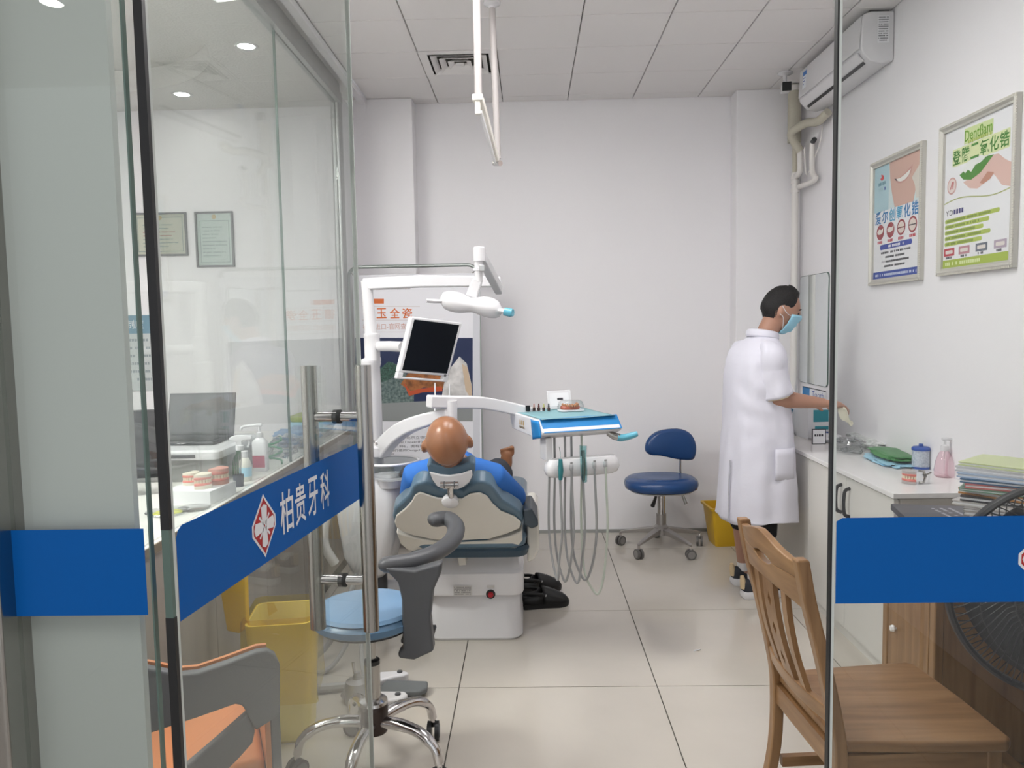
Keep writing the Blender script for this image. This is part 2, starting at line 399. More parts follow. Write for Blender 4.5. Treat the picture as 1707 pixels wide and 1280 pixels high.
for sgn in (1, -1):
    q = M(); p = DA+du*hu+dn*sgn*.066
    q.tube([p+V((0,0,.755)), p+V((0,0,1.385))], .0185, 24)
    hd = q.o('handle', STEEL, D1)
    for z in (.875, 1.265):
        q = M(); q.cyl(DA+du*hu+dn*sgn*.006+V((0,0,z)), DA+du*hu+dn*sgn*.055+V((0,0,z)), .0115, n=16); q.o('standoff', CHROME, hd)
for z in (.875, 1.265):
    q = M(); q.cyl(DA+du*hu-dn*.0085+V((0,0,z)), DA+du*hu+dn*.0085+V((0,0,z)), .0165, n=16); q.o('clamp_washer', BLACKR, D1)
# ---- glass partition on the reception counter
W3 = struct(thing('window_3', None, None, (-1.16, 3.4, .83)))
for a, b in ((1.2, 2.28), (2.284, 3.66), (3.664, 4.80)):
    bx(-1.166, -1.156, a, b, .83, 2.86).o('glass_pane', GLASSC, W3, sm=0)
bx(-1.1665, -1.1555, 3.6595, 3.6645, .83, 2.86).o('glass_joint', GEDGE, W3, sm=0)
bx(-1.19, -1.13, 1.2, 4.87, 2.86, 2.90).o('header_rail', ALU, W3, bev=.003)
bx(-1.175, -1.145, 1.2, 4.87, 2.90, CEIL).o('upper_panel', mat('panel_grey', (.40,.40,.39), .5), W3, sm=0)
for x, r in ((-1.178, .018), (-1.155, .014)):
    M().tube([(x, 4.83, 0), (x, 4.83, 2.9)], r, 16).o('end_post', ALU, W3)
bx(-1.2, -1.15, 4.86, 4.94, 0, 2.95).o('end_frame', ALU, W3, bev=.006)
# ---- lamps
def panel_lamp(x, y, sx, sy, lab, em=None):
    t = thing('ceiling_light', lab, 'light', (x, y, CEIL))
    q = M(); q.box(x-sx-.012, x+sx+.012, y-sy-.012, y+sy+.012, CEIL-.012, CEIL); q.o('frame', PLW, t, bev=.003)
    q = M(); q.box(x-sx, x+sx, y-sy, y+sy, CEIL-.0135, CEIL-.0121); q.o('diffuser', em or EMIT, t, sm=0)
panel_lamp(-.30, 2.86, .3, .5, 'square white ceiling panel light above the dental chair side')
panel_lamp(.58, 2.86, .3, .5, 'square white ceiling panel light above the wooden desk side')
panel_lamp(-.2, -.5, .3, .6, 'white ceiling panel light in the corridor before the glass door')
def downlight(x, y, lab):
    t = thing('recessed_downlight', lab, 'light', (x, y, CEIL))
    M().lathe([(.045,CEIL-.004), (.062,CEIL-.004), (.065,CEIL-.0005), (.045,CEIL-.0005)], (x, y, 0), 28, False).o('ring', PLW, t)
    M().lathe([(.0,CEIL-.002), (.045,CEIL-.002), (.045,CEIL-.001), (0,CEIL-.001)], (x, y, 0), 24, False).o('lens', EMITD, t)
panel_lamp(-2.35, 2.05, .6, .3, 'added unseen ceiling panel brightening the reception office', EMITO)  # fill light added out of view to brighten the office
downlight(-1.48, 4.2, 'round office downlight near the glass partition')
downlight(-2.19, 5.0, 'round office downlight above the framed certificates')
downlight(-1.6, 2.6, 'round office downlight above the reception counter')
downlight(-2.16, -1.4, 'round corridor downlight mirrored in the left glass panel')
# ---- air vent
t = thing('air_vent', 'square white ceiling air diffuser with nested angled louvres', 'vent', (-.367, 4.57, CEIL))
ax, ay = -.367, 4.57
def sq(r, z): return [V((ax-r, ay-r, z)), V((ax+r, ay-r, z)), V((ax+r, ay+r, z)), V((ax-r, ay+r, z))]
def sqring(nm, r0, r1, z0, z1, th=.002):
    for k in range(4):
        o_, i_, o2, i2 = sq(r0, z0), sq(r1, z1), sq(r0, z0+th), sq(r1, z1+th); n_ = (k+1) % 4
        M().loft([[o_[k], o_[n_], i_[n_], i_[k]], [o2[k], o2[n_], i2[n_], i2[k]]]).o(nm, CEILM, t, sm=0)
sqring('frame', .218, .172, CEIL-.003, CEIL-.003, .006)
for r in (.158, .112, .066): sqring('louvre', r, r-.030, CEIL-.008, CEIL+.014)
M().loft([sq(.022, CEIL-.004), sq(.022, CEIL)]).o('centre_plate', CEILM, t, sm=0)
bx(ax-.22, ax+.22, ay-.22, ay+.22, CEIL+.035, CEIL+.04).o('duct_back', BLACK, t, sm=0)
# ================================================================ right wall
at()
# ---- air conditioner
ay0, ay1 = 3.92, 4.79
t = thing('air_conditioner', 'white wall-mounted split air conditioner high under the ceiling', 'air conditioner', (WALLX, 4.35, 2.72))
pf = [(1.818,2.972), (1.705,2.972), (1.672,2.962), (1.664,2.94), (1.658,2.80), (1.668,2.772), (1.705,2.735), (1.76,2.722), (1.818,2.735)]
M().prism(pf, 'y', ay0, ay1).o('body', PLW, t, bev=.008, seg=3)
M().prism([(1.6645,2.955), (1.660,2.955), (1.651,2.80), (1.6555,2.797)], 'y', ay0+.012, ay1-.012).o('front_panel', PLW, t, bev=.002)
M().prism([(1.690,2.7475), (1.702,2.7368), (1.700,2.7345), (1.688,2.7455)], 'y', ay0+.05, ay1-.05).o('air_slot', BLACK, t, sm=0)
M().prism([(1.655,2.785), (1.662,2.770), (1.687,2.748), (1.684,2.745), (1.658,2.766), (1.651,2.784)], 'y', ay0+.03, ay1-.03).o('flap', PLW, t, bev=.001)
M().prism([(1.705,2.975), (1.80,2.975), (1.80,2.983), (1.705,2.983)], 'y', ay0+.02, ay1-.02).o('top_grille_shade', BLACK, t, sm=0)  # black slab paints the grille shade in the gap below the ceiling
nf = V((-1, 0, .058)).normalized(); uf = V((0,-1,0)); vf = V((.058, 0, 1)).normalized()
c = V((1.6578, ay1-.10, 2.885))
flat('energy_label', rrect(-.03, .03, -.05, .05, .002), c, uf, vf, mat('label_white', (.75,.78,.82), .5), t, .0022)
flat('energy_label_band', rrect(-.03, .03, .025, .05, .002), c, uf, vf, mat('label_blue', (.05,.18,.5), .5), t, .0026)
for k in range(3): flat('energy_label_bar', rrect(-.022, .012-.01*k, .008-.017*k, .013-.017*k, .001), c, uf, vf, INKB, t, .0026)
flat('maker_mark', rrect(-.03, .03, -.004, .004, .001), V((1.6578, ay0+.28, 2.88)), uf, vf, mat('mark_grey', (.35,.35,.36), .5), t, .0022)
ce = V((0, ay0-.0035, 0)); ux = V((1,0,0))
q = V((1.765, ay0-.0002, 2.885))
flat('rating_plate', rrect(-.028, .028, -.065, .065, .002), q, ux, Z, PAPER, t, .0006)
for k in range(11): dashes('rating_print', -.024, .024, .056-.011*k, .0045, q, ux, Z, INK, t, .001)
# ---- insulated pipes and drain pipes in the corner
PIPE = mat('pipe_cream', (.52,.49,.40), .5, bump=.3, bump_s=40); PVC = mat('pipe_white', (.76,.73,.70), .35)
t = thing('air_conditioner_pipes', 'cream insulated pipes and white drain pipes bent down the wall corner', 'pipes', (1.76, 5.12, 0))
py = 5.12
M().tube([(1.745, py, 2.98), (1.745, py, 2.62)], .042, 14).o('insulated_riser', PIPE, t)
M().lathe([(.042,2.94), (.05,2.94), (.05,2.972), (.042,2.972)], (1.745, py, 0), 16).o('collar', PVC, t)
a = D(1383,191,4.72); b = D(1324,216,4.9); e = D(1330,253,4.95)
M().tube(spl([(1.785, 4.66, a.z), (1.76, 4.75, a.z-.03), D(1345,205,4.9), D(1321,219,5.0), D(1322,232,5.03), D(1334,252,5.03)], 5), .026, 12).o('insulated_pipe', PIPE, t)
xa = D(1327,280,py).x; xb = D(1335,275,5.05).x
M().tube([D(1326,215,py), D(1326,290,py)], .020, 12).o('drain_pipe', PIPE, t)
M().tube(spl([D(1334,252,5.03), D(1334,282,5.03), D(1331,290,5.05), D(1326,294,py)], 4), .019, 12).o('drain_elbow', PVC, t)
M().tube([D(1325.5,288,py), V((D(1325.5,288,py).x, py, .0))], .022, 12).o('drain_stack', PVC, t)
for y_ in (296, 303, 318): p = D(1325.5, y_, py); M().lathe([(.022,-.012), (.027,-.012), (.027,.012), (.022,.012)], p, 14).o('pipe_coupling', PVC, t)
M().tube(spl([WX(1354,238,1.785), WX(1354,285,1.785), WX(1360,296,1.785), WX(1352,304,1.78), D(1329,312,py)], 4), .017, 12).o('drain_branch', PVC, t)
M().tube(spl([WX(1374,192,1.80), WX(1372,205,1.80), WX(1366,240,1.80), WX(1347,290,1.80)], 5), .004, 8).o('drain_tube', PVC, t)
M().tube([WX(1354,238,1.785), WX(1358,232,1.785)], .015, 10).o('rubber_sleeve', PLG, t)
M().tube(spl([D(1341,245,4.95), D(1343,285,4.95), D(1346,292,4.95)], 4), .005, 8).o('cable', PVC, t)
# ---- security camera
t = thing('security_camera', 'small white ceiling security camera with square black face', 'camera', D(1307,126,4.87))
p = V((1.60, 4.87, CEIL))
M().lathe([(.045,-.002), (.045,-.010), (.012,-.022), (.012,-.05), (.0,-.05)], p, 20).o('ceiling_mount', PLW, t)
M().cyl(p+V((0,0,-.045)), p+V((.005,-.01,-.075)), .010, n=12).o('stem', PLW, t)
M().box(1.575, 1.63, 4.835, 4.90, CEIL-.12, CEIL-.068, Mx.Rotation(rad(-10), 3, 'Z')).o('body', PLW, t, bev=.008, seg=3)
M().box(1.572, 1.626, 4.826, 4.834, CEIL-.121, CEIL-.067, Mx.Rotation(rad(-10), 3, 'Z')).o('black_face', BLACK, t, bev=.003)
# ---- mirror with a product notice under it
t = thing('mirror', 'tall frameless mirror with rounded corners on the right wall', 'mirror', (WALLX, 4.93, 1.05))
M().prism(rrect(4.69, 5.175, 1.06, 1.758, .03), 'x', WALLX-.007, WALLX-.001).o('mirror_backing', GEDGE, t, sm=30)
M().prism(rrect(4.693, 5.172, 1.063, 1.755, .03), 'x', WALLX-.0085, WALLX-.0071).o('mirror_face', MIRROR, t, sm=30)
t = thing('notice_card', 'narrow blue and white notice card under the mirror', 'notice', (WALLX, 4.9, .96))
bx(WALLX-.004, WALLX-.001, 4.72, 5.12, .955, 1.035).o('card', PAPER, t, sm=0)
u, v = V((0,-1,0)), Z; c = V((WALLX-.004, 5.12, .955))
flat('blue_corner', rrect(.0, .13, .0, .078, .002), c, u, v, mat('notice_blue', (.04,.22,.5), .5), t)
text('lettering', 'Tooth', c+u*.27+v*.045, u, v, .035, INKB, t, w=.20)
flat('edge_line', rrect(0, .4, .074, .08, .001), c, u, v, INK, t)
# ---- framed posters
def pm(r, g_, b): return mat('print_%d_%d_%d' % (r*99, g_*99, b*99), (r, g_, b), .55)
def poster(yf, yn, z0, z1, lab):
    t = thing('framed_poster', lab, 'poster', (WALLX, (yf+yn)/2, z0), group=None)
    Wd, Hh = yf-yn, z1-z0; c = V((WALLX, yf, z0)); fw = .03
    def bar(a0, b0, a1, b1, ia0, ib0, ia1, ib1):
        q = M(); P = lambda a, b, d: V((WALLX-d, yf-a, z0+b))
        q.loft([[P(a0,b0,.001), P(a0,b0,.020), P(lerp(a0,ia0,.4),lerp(b0,ib0,.4),.026), P(lerp(a0,ia0,.7),lerp(b0,ib0,.7),.016), P(ia0,ib0,.017), P(ia0,ib0,.001)],
                [P(a1,b1,.001), P(a1,b1,.020), P(lerp(a1,ia1,.4),lerp(b1,ib1,.4),.026), P(lerp(a1,ia1,.7),lerp(b1,ib1,.7),.016), P(ia1,ib1,.017), P(ia1,ib1,.001)]])
        q.o('frame_bar', FRAMEW, t, sm=20)
    o = [(0,0), (Wd,0), (Wd,Hh), (0,Hh)]; i_ = [(fw,fw), (Wd-fw,fw), (Wd-fw,Hh-fw), (fw,Hh-fw)]
    for k in range(4): bar(*o[k], *o[(k+1) % 4], *i_[k], *i_[(k+1) % 4])
    q = M(); s_ = .010
    for k in range(int(Wd/s_)):
        for b in (.004, Hh-.004): q.box(WALLX-.024, WALLX-.019, yf-(k+.8)*s_, yf-(k+.2)*s_, z0+b-.004, z0+b+.004)
    for k in range(int(Hh/s_)):
        for a in (.004, Wd-.004): q.box(WALLX-.024, WALLX-.019, yf-a-.004, yf-a+.004, z0+(k+.2)*s_, z0+(k+.8)*s_)
    q.o('beaded_edge', mat('bead_cream', (.66,.63,.55), .4), t, sm=0)
    bx(WALLX-.008, WALLX-.002, yn+.02, yf-.02, z0+.02, z1-.02).o('print_sheet', PAPER, t, sm=0)
    return t, V((WALLX-.008, yf-fw, z0+fw)), Wd-2*fw, Hh-2*fw
u, v = V((0,-1,0)), Z
t, c, w_, h_ = poster(4.118, 3.588, 1.645, 2.272, 'smaller-looking framed dental poster with a smiling mouth and blue title')
X = lambda P: [(a*w_, b*h_) for a, b in P]
fl = lambda nm, P, m, off=.0004: flat(nm, X(P), c, u, v, m, t, off)
SK = pm(.62,.40,.33); SK2 = pm(.55,.30,.26)
fl('photo_ground', [(0,.60), (1,.60), (1,1), (0,1)], pm(.60,.70,.70))
fl('photo_left', [(0,.60), (.33,.60), (.33,1), (0,1)], pm(.42,.60,.66), .0006)
fl('photo_face', [(.34,1), (.36,.86), (.40,.74), (.46,.62), (.48,.60), (.86,.60), (.90,.70), (.97,.80), (1,.86), (1,1)], SK, .0008)
fl('photo_hand', [(.82,.80), (1,.90), (1,.62), (.92,.62), (.88,.74)], pm(.66,.62,.55), .0010)
fl('photo_lips', [(.46,.845), (.55,.835), (.68,.86), (.84,.905), (.80,.84), (.70,.795), (.60,.785), (.52,.80)], SK2, .0012)
fl('photo_teeth', [(.49,.838), (.58,.832), (.70,.852), (.80,.875), (.76,.83), (.68,.805), (.60,.80), (.54,.812)], pm(.82,.80,.76), .0014)
fl('photo_mouth_corner', [(.455,.848), (.50,.838), (.53,.812), (.49,.825)], INK, .0016)
fl('logo_drop', [(.15,.93), (.20,.915), (.22,.885), (.17,.87), (.13,.89), (.16,.905)], pm(.6,.05,.05), .0010)
dashes('logo_print', .09*w_, .27*w_, .845*h_, .016, c, u, v, pm(.1,.25,.3), t, .001)
text('lettering', 'YD', c+u*.14*w_+v*.795*h_, u, v, .016, INK, t, w=.05); dashes('logo_print', .2*w_, .32*w_, .795*h_, .016, c, u, v, INKB, t, .001)
for k, ch in enumerate('爱尔创氧化锆'):
    text('lettering', ch, c+u*(.10+.16*k)*w_+v*(.545)*h_, u, v, .066, pm(.02,.20,.48) if k not in (2, 3) else pm(.05,.38,.62), t, w=.064, bold=.012, th=.0014)
for k in range(4):
    x = .15+.235*k
    fl('tooth_photo', oval(x, .415, .088, .068), pm(.34,.05,.06), .0006)
    if k < 2: fl('tooth_photo_teeth', [(x-.07,.425), (x-.03,.445), (x+.03,.435), (x+.07,.45), (x+.06,.41), (x,.395), (x-.06,.40)], pm(.75,.70,.65), .0010)
    else:
        fl('tooth_photo_teeth', oval(x, .415, .07, .05), pm(.72,.62,.56), .0010)
        fl('tooth_photo_gap', rrect(x-.07, x+.07, .408, .418, .004), pm(.2,.04,.04) if k == 2 else INK, .0012)
    dashes('caption', (x-.06)*w_, (x+.06)*w_, .325*h_, .014, c, u, v, pm(.5,.04,.06), t, .0008)
fl('blue_pill', [(a/w_, b/h_) for a, b in rrect(.15*w_, .85*w_, .255*h_, .30*h_, .012)], pm(.03,.06,.34), .0006)
dashes('pill_print', .32*w_, .68*w_, .277*h_, .012, c, u, v, PAPER, t, .0010)
for k, (a, b) in enumerate(((.18,.82), (.28,.70), (.20,.80), (.25,.72))): dashes('body_print', a*w_, b*w_, (.225-.04*k)*h_, .010, c, u, v, INK, t, .0008)
fl('blue_foot_band', [(0,0), (1,0), (1,.062), (0,.062)], pm(.02,.06,.34), .0006); dashes('foot_print', .05*w_, .95*w_, .03*h_, .012, c, u, v, pm(.6,.65,.8), t, .0010)
t, c, w_, h_ = poster(3.443, 2.912, 1.652, 2.287, 'larger-looking framed dental poster with a hand holding a green leaf')
GR = pm(.16,.36,.02); LG = pm(.42,.52,.10); GR2 = pm(.06,.24,.03)
SKH = pm(.68,.46,.40)
flat('title_outline', X([(.30,.865), (.72,.86), (.72,.965), (.30,.975)]), c, u, v, pm(.62,.72,.36), t, .0004)
text('lettering', 'Dentßam', c+u*.51*w_+v*.92*h_, u, v, .046, GR, t, w=.40*w_, bold=.012, th=.0012)
dashes('subtitle_print', .36*w_, .72*w_, .872*h_, .012, c, u, v, LG, t, .0012)
for k, ch in enumerate('登腾二氧化锆'):
    cc = c+u*(.19+.138*k)*w_+v*.795*h_
    flat('letter_ground', rrect(-.033, .033, -.036, .036, .006), cc, u, v, pm(.70,.76,.42), t, .0006)
    text('lettering', ch, cc, u, v, .060, GR2, t, w=.058, bold=.016, th=.0014)
fl('hand_photo', [(.30,.60), (.40,.545), (.52,.525), (.62,.55), (.70,.60), (.76,.58), (.86,.50), (1,.47), (1,.62), (.90,.66), (.80,.715), (.70,.72), (.60,.68), (.45,.62)], SKH, .0006)
fl('hand_shadow', [(.55,.56), (.66,.62), (.75,.60), (.70,.565), (.60,.545)], pm(.50,.25,.18), .0008)
fl('leaf', [(.24,.66), (.30,.62), (.42,.60), (.56,.63), (.66,.68), (.74,.72), (.66,.725), (.50,.72), (.38,.70)], pm(.07,.24,.03), .0010)
fl('white_teeth_heap', [(.28,.69), (.33,.66), (.37,.68), (.42,.655), (.48,.695), (.56,.70), (.62,.72), (.58,.745), (.48,.75), (.36,.735)], pm(.75,.77,.74), .0012)
fl('red_seal', oval(.12, .60, .075, .062), pm(.62,.36,.33), .0006); fl('red_seal_ring', oval(.12, .60, .062, .050), pm(.74,.64,.60), .0008)
for k in range(3): fl('red_seal_stroke', [(.09+.02*k,.575), (.10+.02*k,.575), (.13+.012*k,.628), (.12+.012*k,.628)], pm(.45,.08,.08), .0010)
W = [(x/24, .475+.022*sin(x/24*2*pi*.95+.2)) for x in range(25)]
fl('wave_line', [(a, b+.004) for a, b in W]+[(a, b-.004) for a, b in W[::-1]], pm(.40,.44,.16), .0006)
text('lettering', 'YD', c+u*.09*w_+v*.405*h_, u, v, .022, INK, t, w=.055); dashes('logo_print', .16*w_, .32*w_, .405*h_, .020, c, u, v, pm(.05,.05,.18), t, .0008)
for k, e in enumerate((.84, .70, .62, .72, .60)):
    b = .345-.042*k
    fl('green_bar', [(x/w_, y/h_) for x, y in rrect(.02*w_, e*w_, (b-.015)*h_, (b+.015)*h_, .008)], LG, .0006); dashes('bar_print', .05*w_, (e-.12)*w_, b*h_, .009, c, u, v, pm(.20,.28,.05), t, .0010)
for k, (x, cl) in enumerate(((.10,pm(.5,.05,.07)), (.34,pm(.5,.25,.28)), (.60,pm(.14,.16,.2)), (.86,pm(.42,.34,.42)))):
    fl('before_after_photo', rrect(x-.085, x+.085, .088, .145, .004), cl, .0006)
    fl('before_after_teeth', rrect(x-.06, x+.06, .104, .13, .01), pm(.72,.66,.62), .0010)
    dashes('caption', (x-.05)*w_, (x+.05)*w_, .076*h_, .009, c, u, v, INK, t, .0008)
fl('green_foot_band', [(0,0), (1,0), (1,.06), (0,.06)], pm(.36,.46,.06), .0006); dashes('foot_print', .04*w_, .6*w_, .03*h_, .014, c, u, v, pm(.7,.78,.4), t, .0010)
# ================================================================ white base cabinets and worktop
CX0 = 1.44
def cabinet(y0, y1, lab, nd):
    t = thing('base_cabinet', lab, 'cabinet', ((CX0+WALLX)/2, (y0+y1)/2, 0))
    bx(CX0+.02, WALLX-.004, y0, y1, .04, .760).o('carcass', CABE, t, sm=0)
    bx(CX0+.012, CX0+.03, y0+.002, y1-.002, 0, .045).o('plinth', CAB, t, sm=0)
    dw = (y1-y0)/nd
    for k in range(nd):
        d = bx(CX0, CX0+.018, y0+k*dw+.0015, y0+(k+1)*dw-.0015, .048, .755).o('door', CAB, t, bev=.0015)
        hy = y0+(k+1)*dw-.045 if k % 2 == 0 else y0+k*dw+.045
        if nd == 2:
            M().tube(spl([(CX0, hy, .58), (CX0-.022, hy, .59), (CX0-.028, hy, .62), (CX0-.028, hy, .665), (CX0-.022, hy, .70), (CX0, hy, .71)], 4), .0055, 8, flat=1.5).o('handle', BLACK, d)
    return t
cabinet(3.03, 3.95, 'white two-door base cabinet with black arched handles beside the wooden desk', 2)
cabinet(3.951, 5.08, 'white base cabinet in front of the person in the lab coat', 1)
bx(CX0+.02, WALLX-.004, 3.015, 3.029, 0, .760).o('end_panel', CABE, None, sm=0)
o = bpy.context.scene.objects['end_panel']; tag(o, 'beige end panel closing the white cabinet run', 'panel')
tag(bx(CX0-.012, WALLX-.002, 3.012, 5.085, .762, .783).o('worktop', TOPW, bev=.002), 'long glossy white worktop on the base cabinets', 'worktop')
TZ = .783
def pump_bottle(p, s, bm, cm, lab, nm='pump_bottle', grp=None, flip=1):
    """bulb-shaped dispenser with a pump head"""
    t = thing(nm, lab, 'bottle', p, grp); p = V(p)
    M().lathe([(.0,0), (.034*s,0), (.040*s,.006*s), (.041*s,.03*s), (.036*s,.07*s), (.024*s,.105*s), (.013*s,.118*s), (.013*s,.124*s), (0,.124*s)], p, 28).o('bottle', bm, t)
    M().lathe([(.015*s,.116*s), (.016*s,.118*s), (.016*s,.138*s), (.010*s,.142*s), (.005*s,.144*s), (.005*s,.165*s), (0,.165*s)], p, 20).o('collar', cm, t)
    M().tube([p+V((0,0,.02*s)), p+V((0,0,.12*s))], .003*s, 8).o('dip_tube', PLW, t)
    M().tube(spl([p+V((-.012*s*flip,0,.168*s)), p+V((.012*s*flip,0,.168*s)), p+V((.038*s*flip,0,.166*s)), p+V((.05*s*flip,0,.158*s)), p+V((.052*s*flip,0,.146*s))], 4), [.007*s]*6+[.0055*s]*10+[.004*s], 10).o('spout', cm, t)
    return t
pump_bottle(G(1580,797,TZ)+V((0,.03,0)), .98, PINKG, PLW, 'pink glass pump bottle on the white worktop')
p = G(1540,783,TZ)+V((0,.03,0)); t = thing('wipes_tub', 'blue and grey cylindrical tub beside the pink pump bottle', 'tub', p)
M().lathe([(0,0), (.036,0), (.037,.004), (.036,.088), (0,.088)], p, 26).o('tub', mat('tub_grey', (.32,.38,.45), .5, noise_s=120, noise_a=.6, col2=(.6,.64,.7)), t)
M().lathe([(.0365,.002), (.038,.002), (.038,.012), (.0365,.012)], p, 26, False).o('base_band', mat('tub_blue', (.02,.08,.36), .4), t)
M().lathe([(0,.088), (.039,.086), (.039,.096), (.034,.101), (.010,.103), (.009,.115), (0,.116)], p, 26).o('lid', MATS['tub_blue'], t)
def tooth_arch(q, c, r, z, h, n=12, up=1, sx=1.0, rot=0):
    for i in range(n):
        a = rad(-10+200*i/(n-1))+rot; p = V(c)+V((r*cos(a)*sx, r*sin(a)*1.15, z))
        q.ell(p, (r*.16, r*.16, h), 8)
def denture(p, s, lab, base=PLASTER, rz=0, hinge=False, nm='dental_model', grp=None):
    global CT
    old = CT; CT = Mx.Translation(V(p)) @ Mx.Rotation(rad(rz), 4, 'Z')
    t = thing(nm, lab, 'dental model', (0,0,0), grp)
    horse = lambda r, z, k=1: [V((r*cos(rad(-15+210*i/20)), r*1.15*sin(rad(-15+210*i/20)), z)) for i in range(21)]
    for z0, z1, z2, sg in ((0, .014, .020, 1), (.046, .034, .028, -1)):
        q = M(); q.loft([horse(.030*s, z0*s), horse(.030*s, z1*s)]); q.o('plaster_base', base, t, bev=.001)
        q = M(); q.tube([V((.025*s*cos(rad(-15+210*i/20)), .025*s*1.15*sin(rad(-15+210*i/20)), z1*s)) for i in range(21)], .0065*s, 8); q.o('gum', GUM, t)
        q = M(); tooth_arch(q, (0,0,0), .026*s, z2*s, .0065*s, 13); q.o('teeth', TOOTH, t)
    if hinge:
        q = M(); q.tube([(0,-.02*s,.004*s), (0,-.036*s,.006*s), (0,-.040*s,.026*s), (0,-.036*s,.044*s), (0,-.018*s,.046*s)], .0045*s, 8); q.o('hinge', STEEL, t)
        q = M(); q.tube([(-.014*s,-.038*s,.03*s), (.014*s,-.038*s,.03*s)], .006*s, 10); q.tube([(.006*s,-.040*s,.03*s), (.010*s,-.060*s,.04*s)], .003*s, 8); q.o('thumbscrew', STEEL, t)
    CT = old; return t
denture(G(1527,808,TZ)+V((.0,.03,0)), 1.18, 'dental model on a metal hinge on the white worktop', mat('plaster_grey', (.42,.38,.37), .5), 70, True)
def lump(nm, lab, cat, c, sx, sy, sz, m, seed, rz=0, rough=.35, grp=None):
    """crumpled soft pack lying on a surface"""
    global CT
    old = CT; CT = Mx.Translation(V(c)) @ Mx.Rotation(rad(rz), 4, 'Z'); q = M()
    def fn(d):
        k = 1+rough*noise.noise(V((d.x*2.1+seed, d.y*2.1, d.z*2.1)))+.5*rough*noise.noise(V((d.x*6+seed, d.y*6, d.z*6)))
        f = lambda x, p: math.copysign(abs(x)**p, x)
        z = f(d.z, .8)*sz*k; return V((f(d.x, .6)*sx*k, f(d.y, .6)*sy*k, max(z, -sz*.98)))
    q.ell((0,0,sz), (1,1,1), 26, fn=fn); o = q.o(nm, m, None, sm=25); tag(o, lab, cat, grp); CT = old; return o
p = G(1470,772,TZ)
lump('green_gauze_pack', 'flat folded green surgical pack under clear film on the worktop', 'pack', p+V((.07,.06,.017)), .07, .17, .016, GREENP, 3, -6, .25)
lump('light_blue_pack', 'light blue plastic pack beneath the green pack', 'pack', p+V((.05,.03,0)), .075, .18, .008, LBLUE, 8, -4, .3)
lump('printed_white_pack', 'white printed plastic packaging lying behind the green pack', 'packaging', G(1440,752,TZ)+V((.12,.14,0)), .09, .24, .028, mat('pack_white', (.66,.68,.66), .3, noise_s=30, noise_a=.35), 5, -4, .4)
lump('crumpled_clear_bag', 'crumpled clear plastic bag near the worktop edge', 'plastic bag', G(1405,758,TZ)+V((.06,.10,0)), .06, .10, .035, CLEARP, 11, 0, .7)
lump('printed_foil_sachet', 'white sachet with pink and grey print on the worktop', 'sachet', G(1372,738,TZ)+V((.03,.03,0)), .05, .09, .022, PAPER, 17, 25, .5)
def carton(nm, lab, cat, x0, x1, y0, y1, z0, z1, m, rz=0, prints=()):
    R = Mx.Rotation(rad(rz), 3, 'Z'); c = V(((x0+x1)/2, (y0+y1)/2, z0)); t = thing(nm, lab, cat, c)
    q = M(); q.box(x0, x1, y0, y1, z0, z1, R); q.o('carton', m, t, bev=.001)
    fu = R @ V((1,0,0)); fc = c+R @ V((0, -(y1-y0)/2, 0))
    for (a0, a1, b0, b1, pmx) in prints: flat('carton_print', [(a0,b0), (a1,b0), (a1,b1), (a0,b1)], fc, fu, Z, pmx, t, .0008)
    return t
TL = pm(.05,.30,.36)
carton('glove_box', 'white and teal printed glove box behind the forearm', 'box', 1.60, 1.72, 4.44, 4.66, TZ, TZ+.20, PAPER, 4, ((-.03,.06,.10,.17,TL), (-.02,.06,.055,.075,TL), (-.02,.06,.03,.042,INKB)))
carton('supply_box', 'white box with blue print at the end of the worktop', 'box', 1.60, 1.70, 4.72, 4.86, TZ, TZ+.11, PAPER, -6, ((-.04,.04,.02,.06,pm(.12,.3,.5)),))
t = thing('table_sign', 'small white table sign with a dark border on the worktop', 'sign', (1.60, 4.25, TZ))
bx(1.565, 1.64, 4.255, 4.262, TZ, TZ+.085).o('frame', INK, t, sm=0); bx(1.569, 1.636, 4.2535, 4.2552, TZ+.004, TZ+.081).o('card', PAPER, t, sm=0)
dashes('sign_print', .01, .06, .05, .012, (1.567, 4.2535, TZ), ux, Z, INK, t)
t = thing('curing_device', 'small blue handheld device in a stand with a white cable', 'device', (1.55, 4.62, TZ))
M().lathe([(0,0), (.04,0), (.042,.01), (.03,.035), (.02,.04), (0,.04)], (1.55, 4.62, TZ), 20).o('stand', BLACK, t)
M().tube([(1.545, 4.62, TZ+.03), (1.555, 4.62, TZ+.12), (1.575, 4.62, TZ+.16)], [.015, .017, .012], 12).o('handpiece', mat('device_blue', (.06,.20,.32), .4), t)
M().tube(spl([(1.575, 4.62, TZ+.16), (1.54, 4.60, TZ+.17), (1.53, 4.60, TZ+.11), (1.535, 4.60, TZ+.05), (1.50, 4.58, TZ+.008)], 5), .003, 8).o('cable', PLW, t)
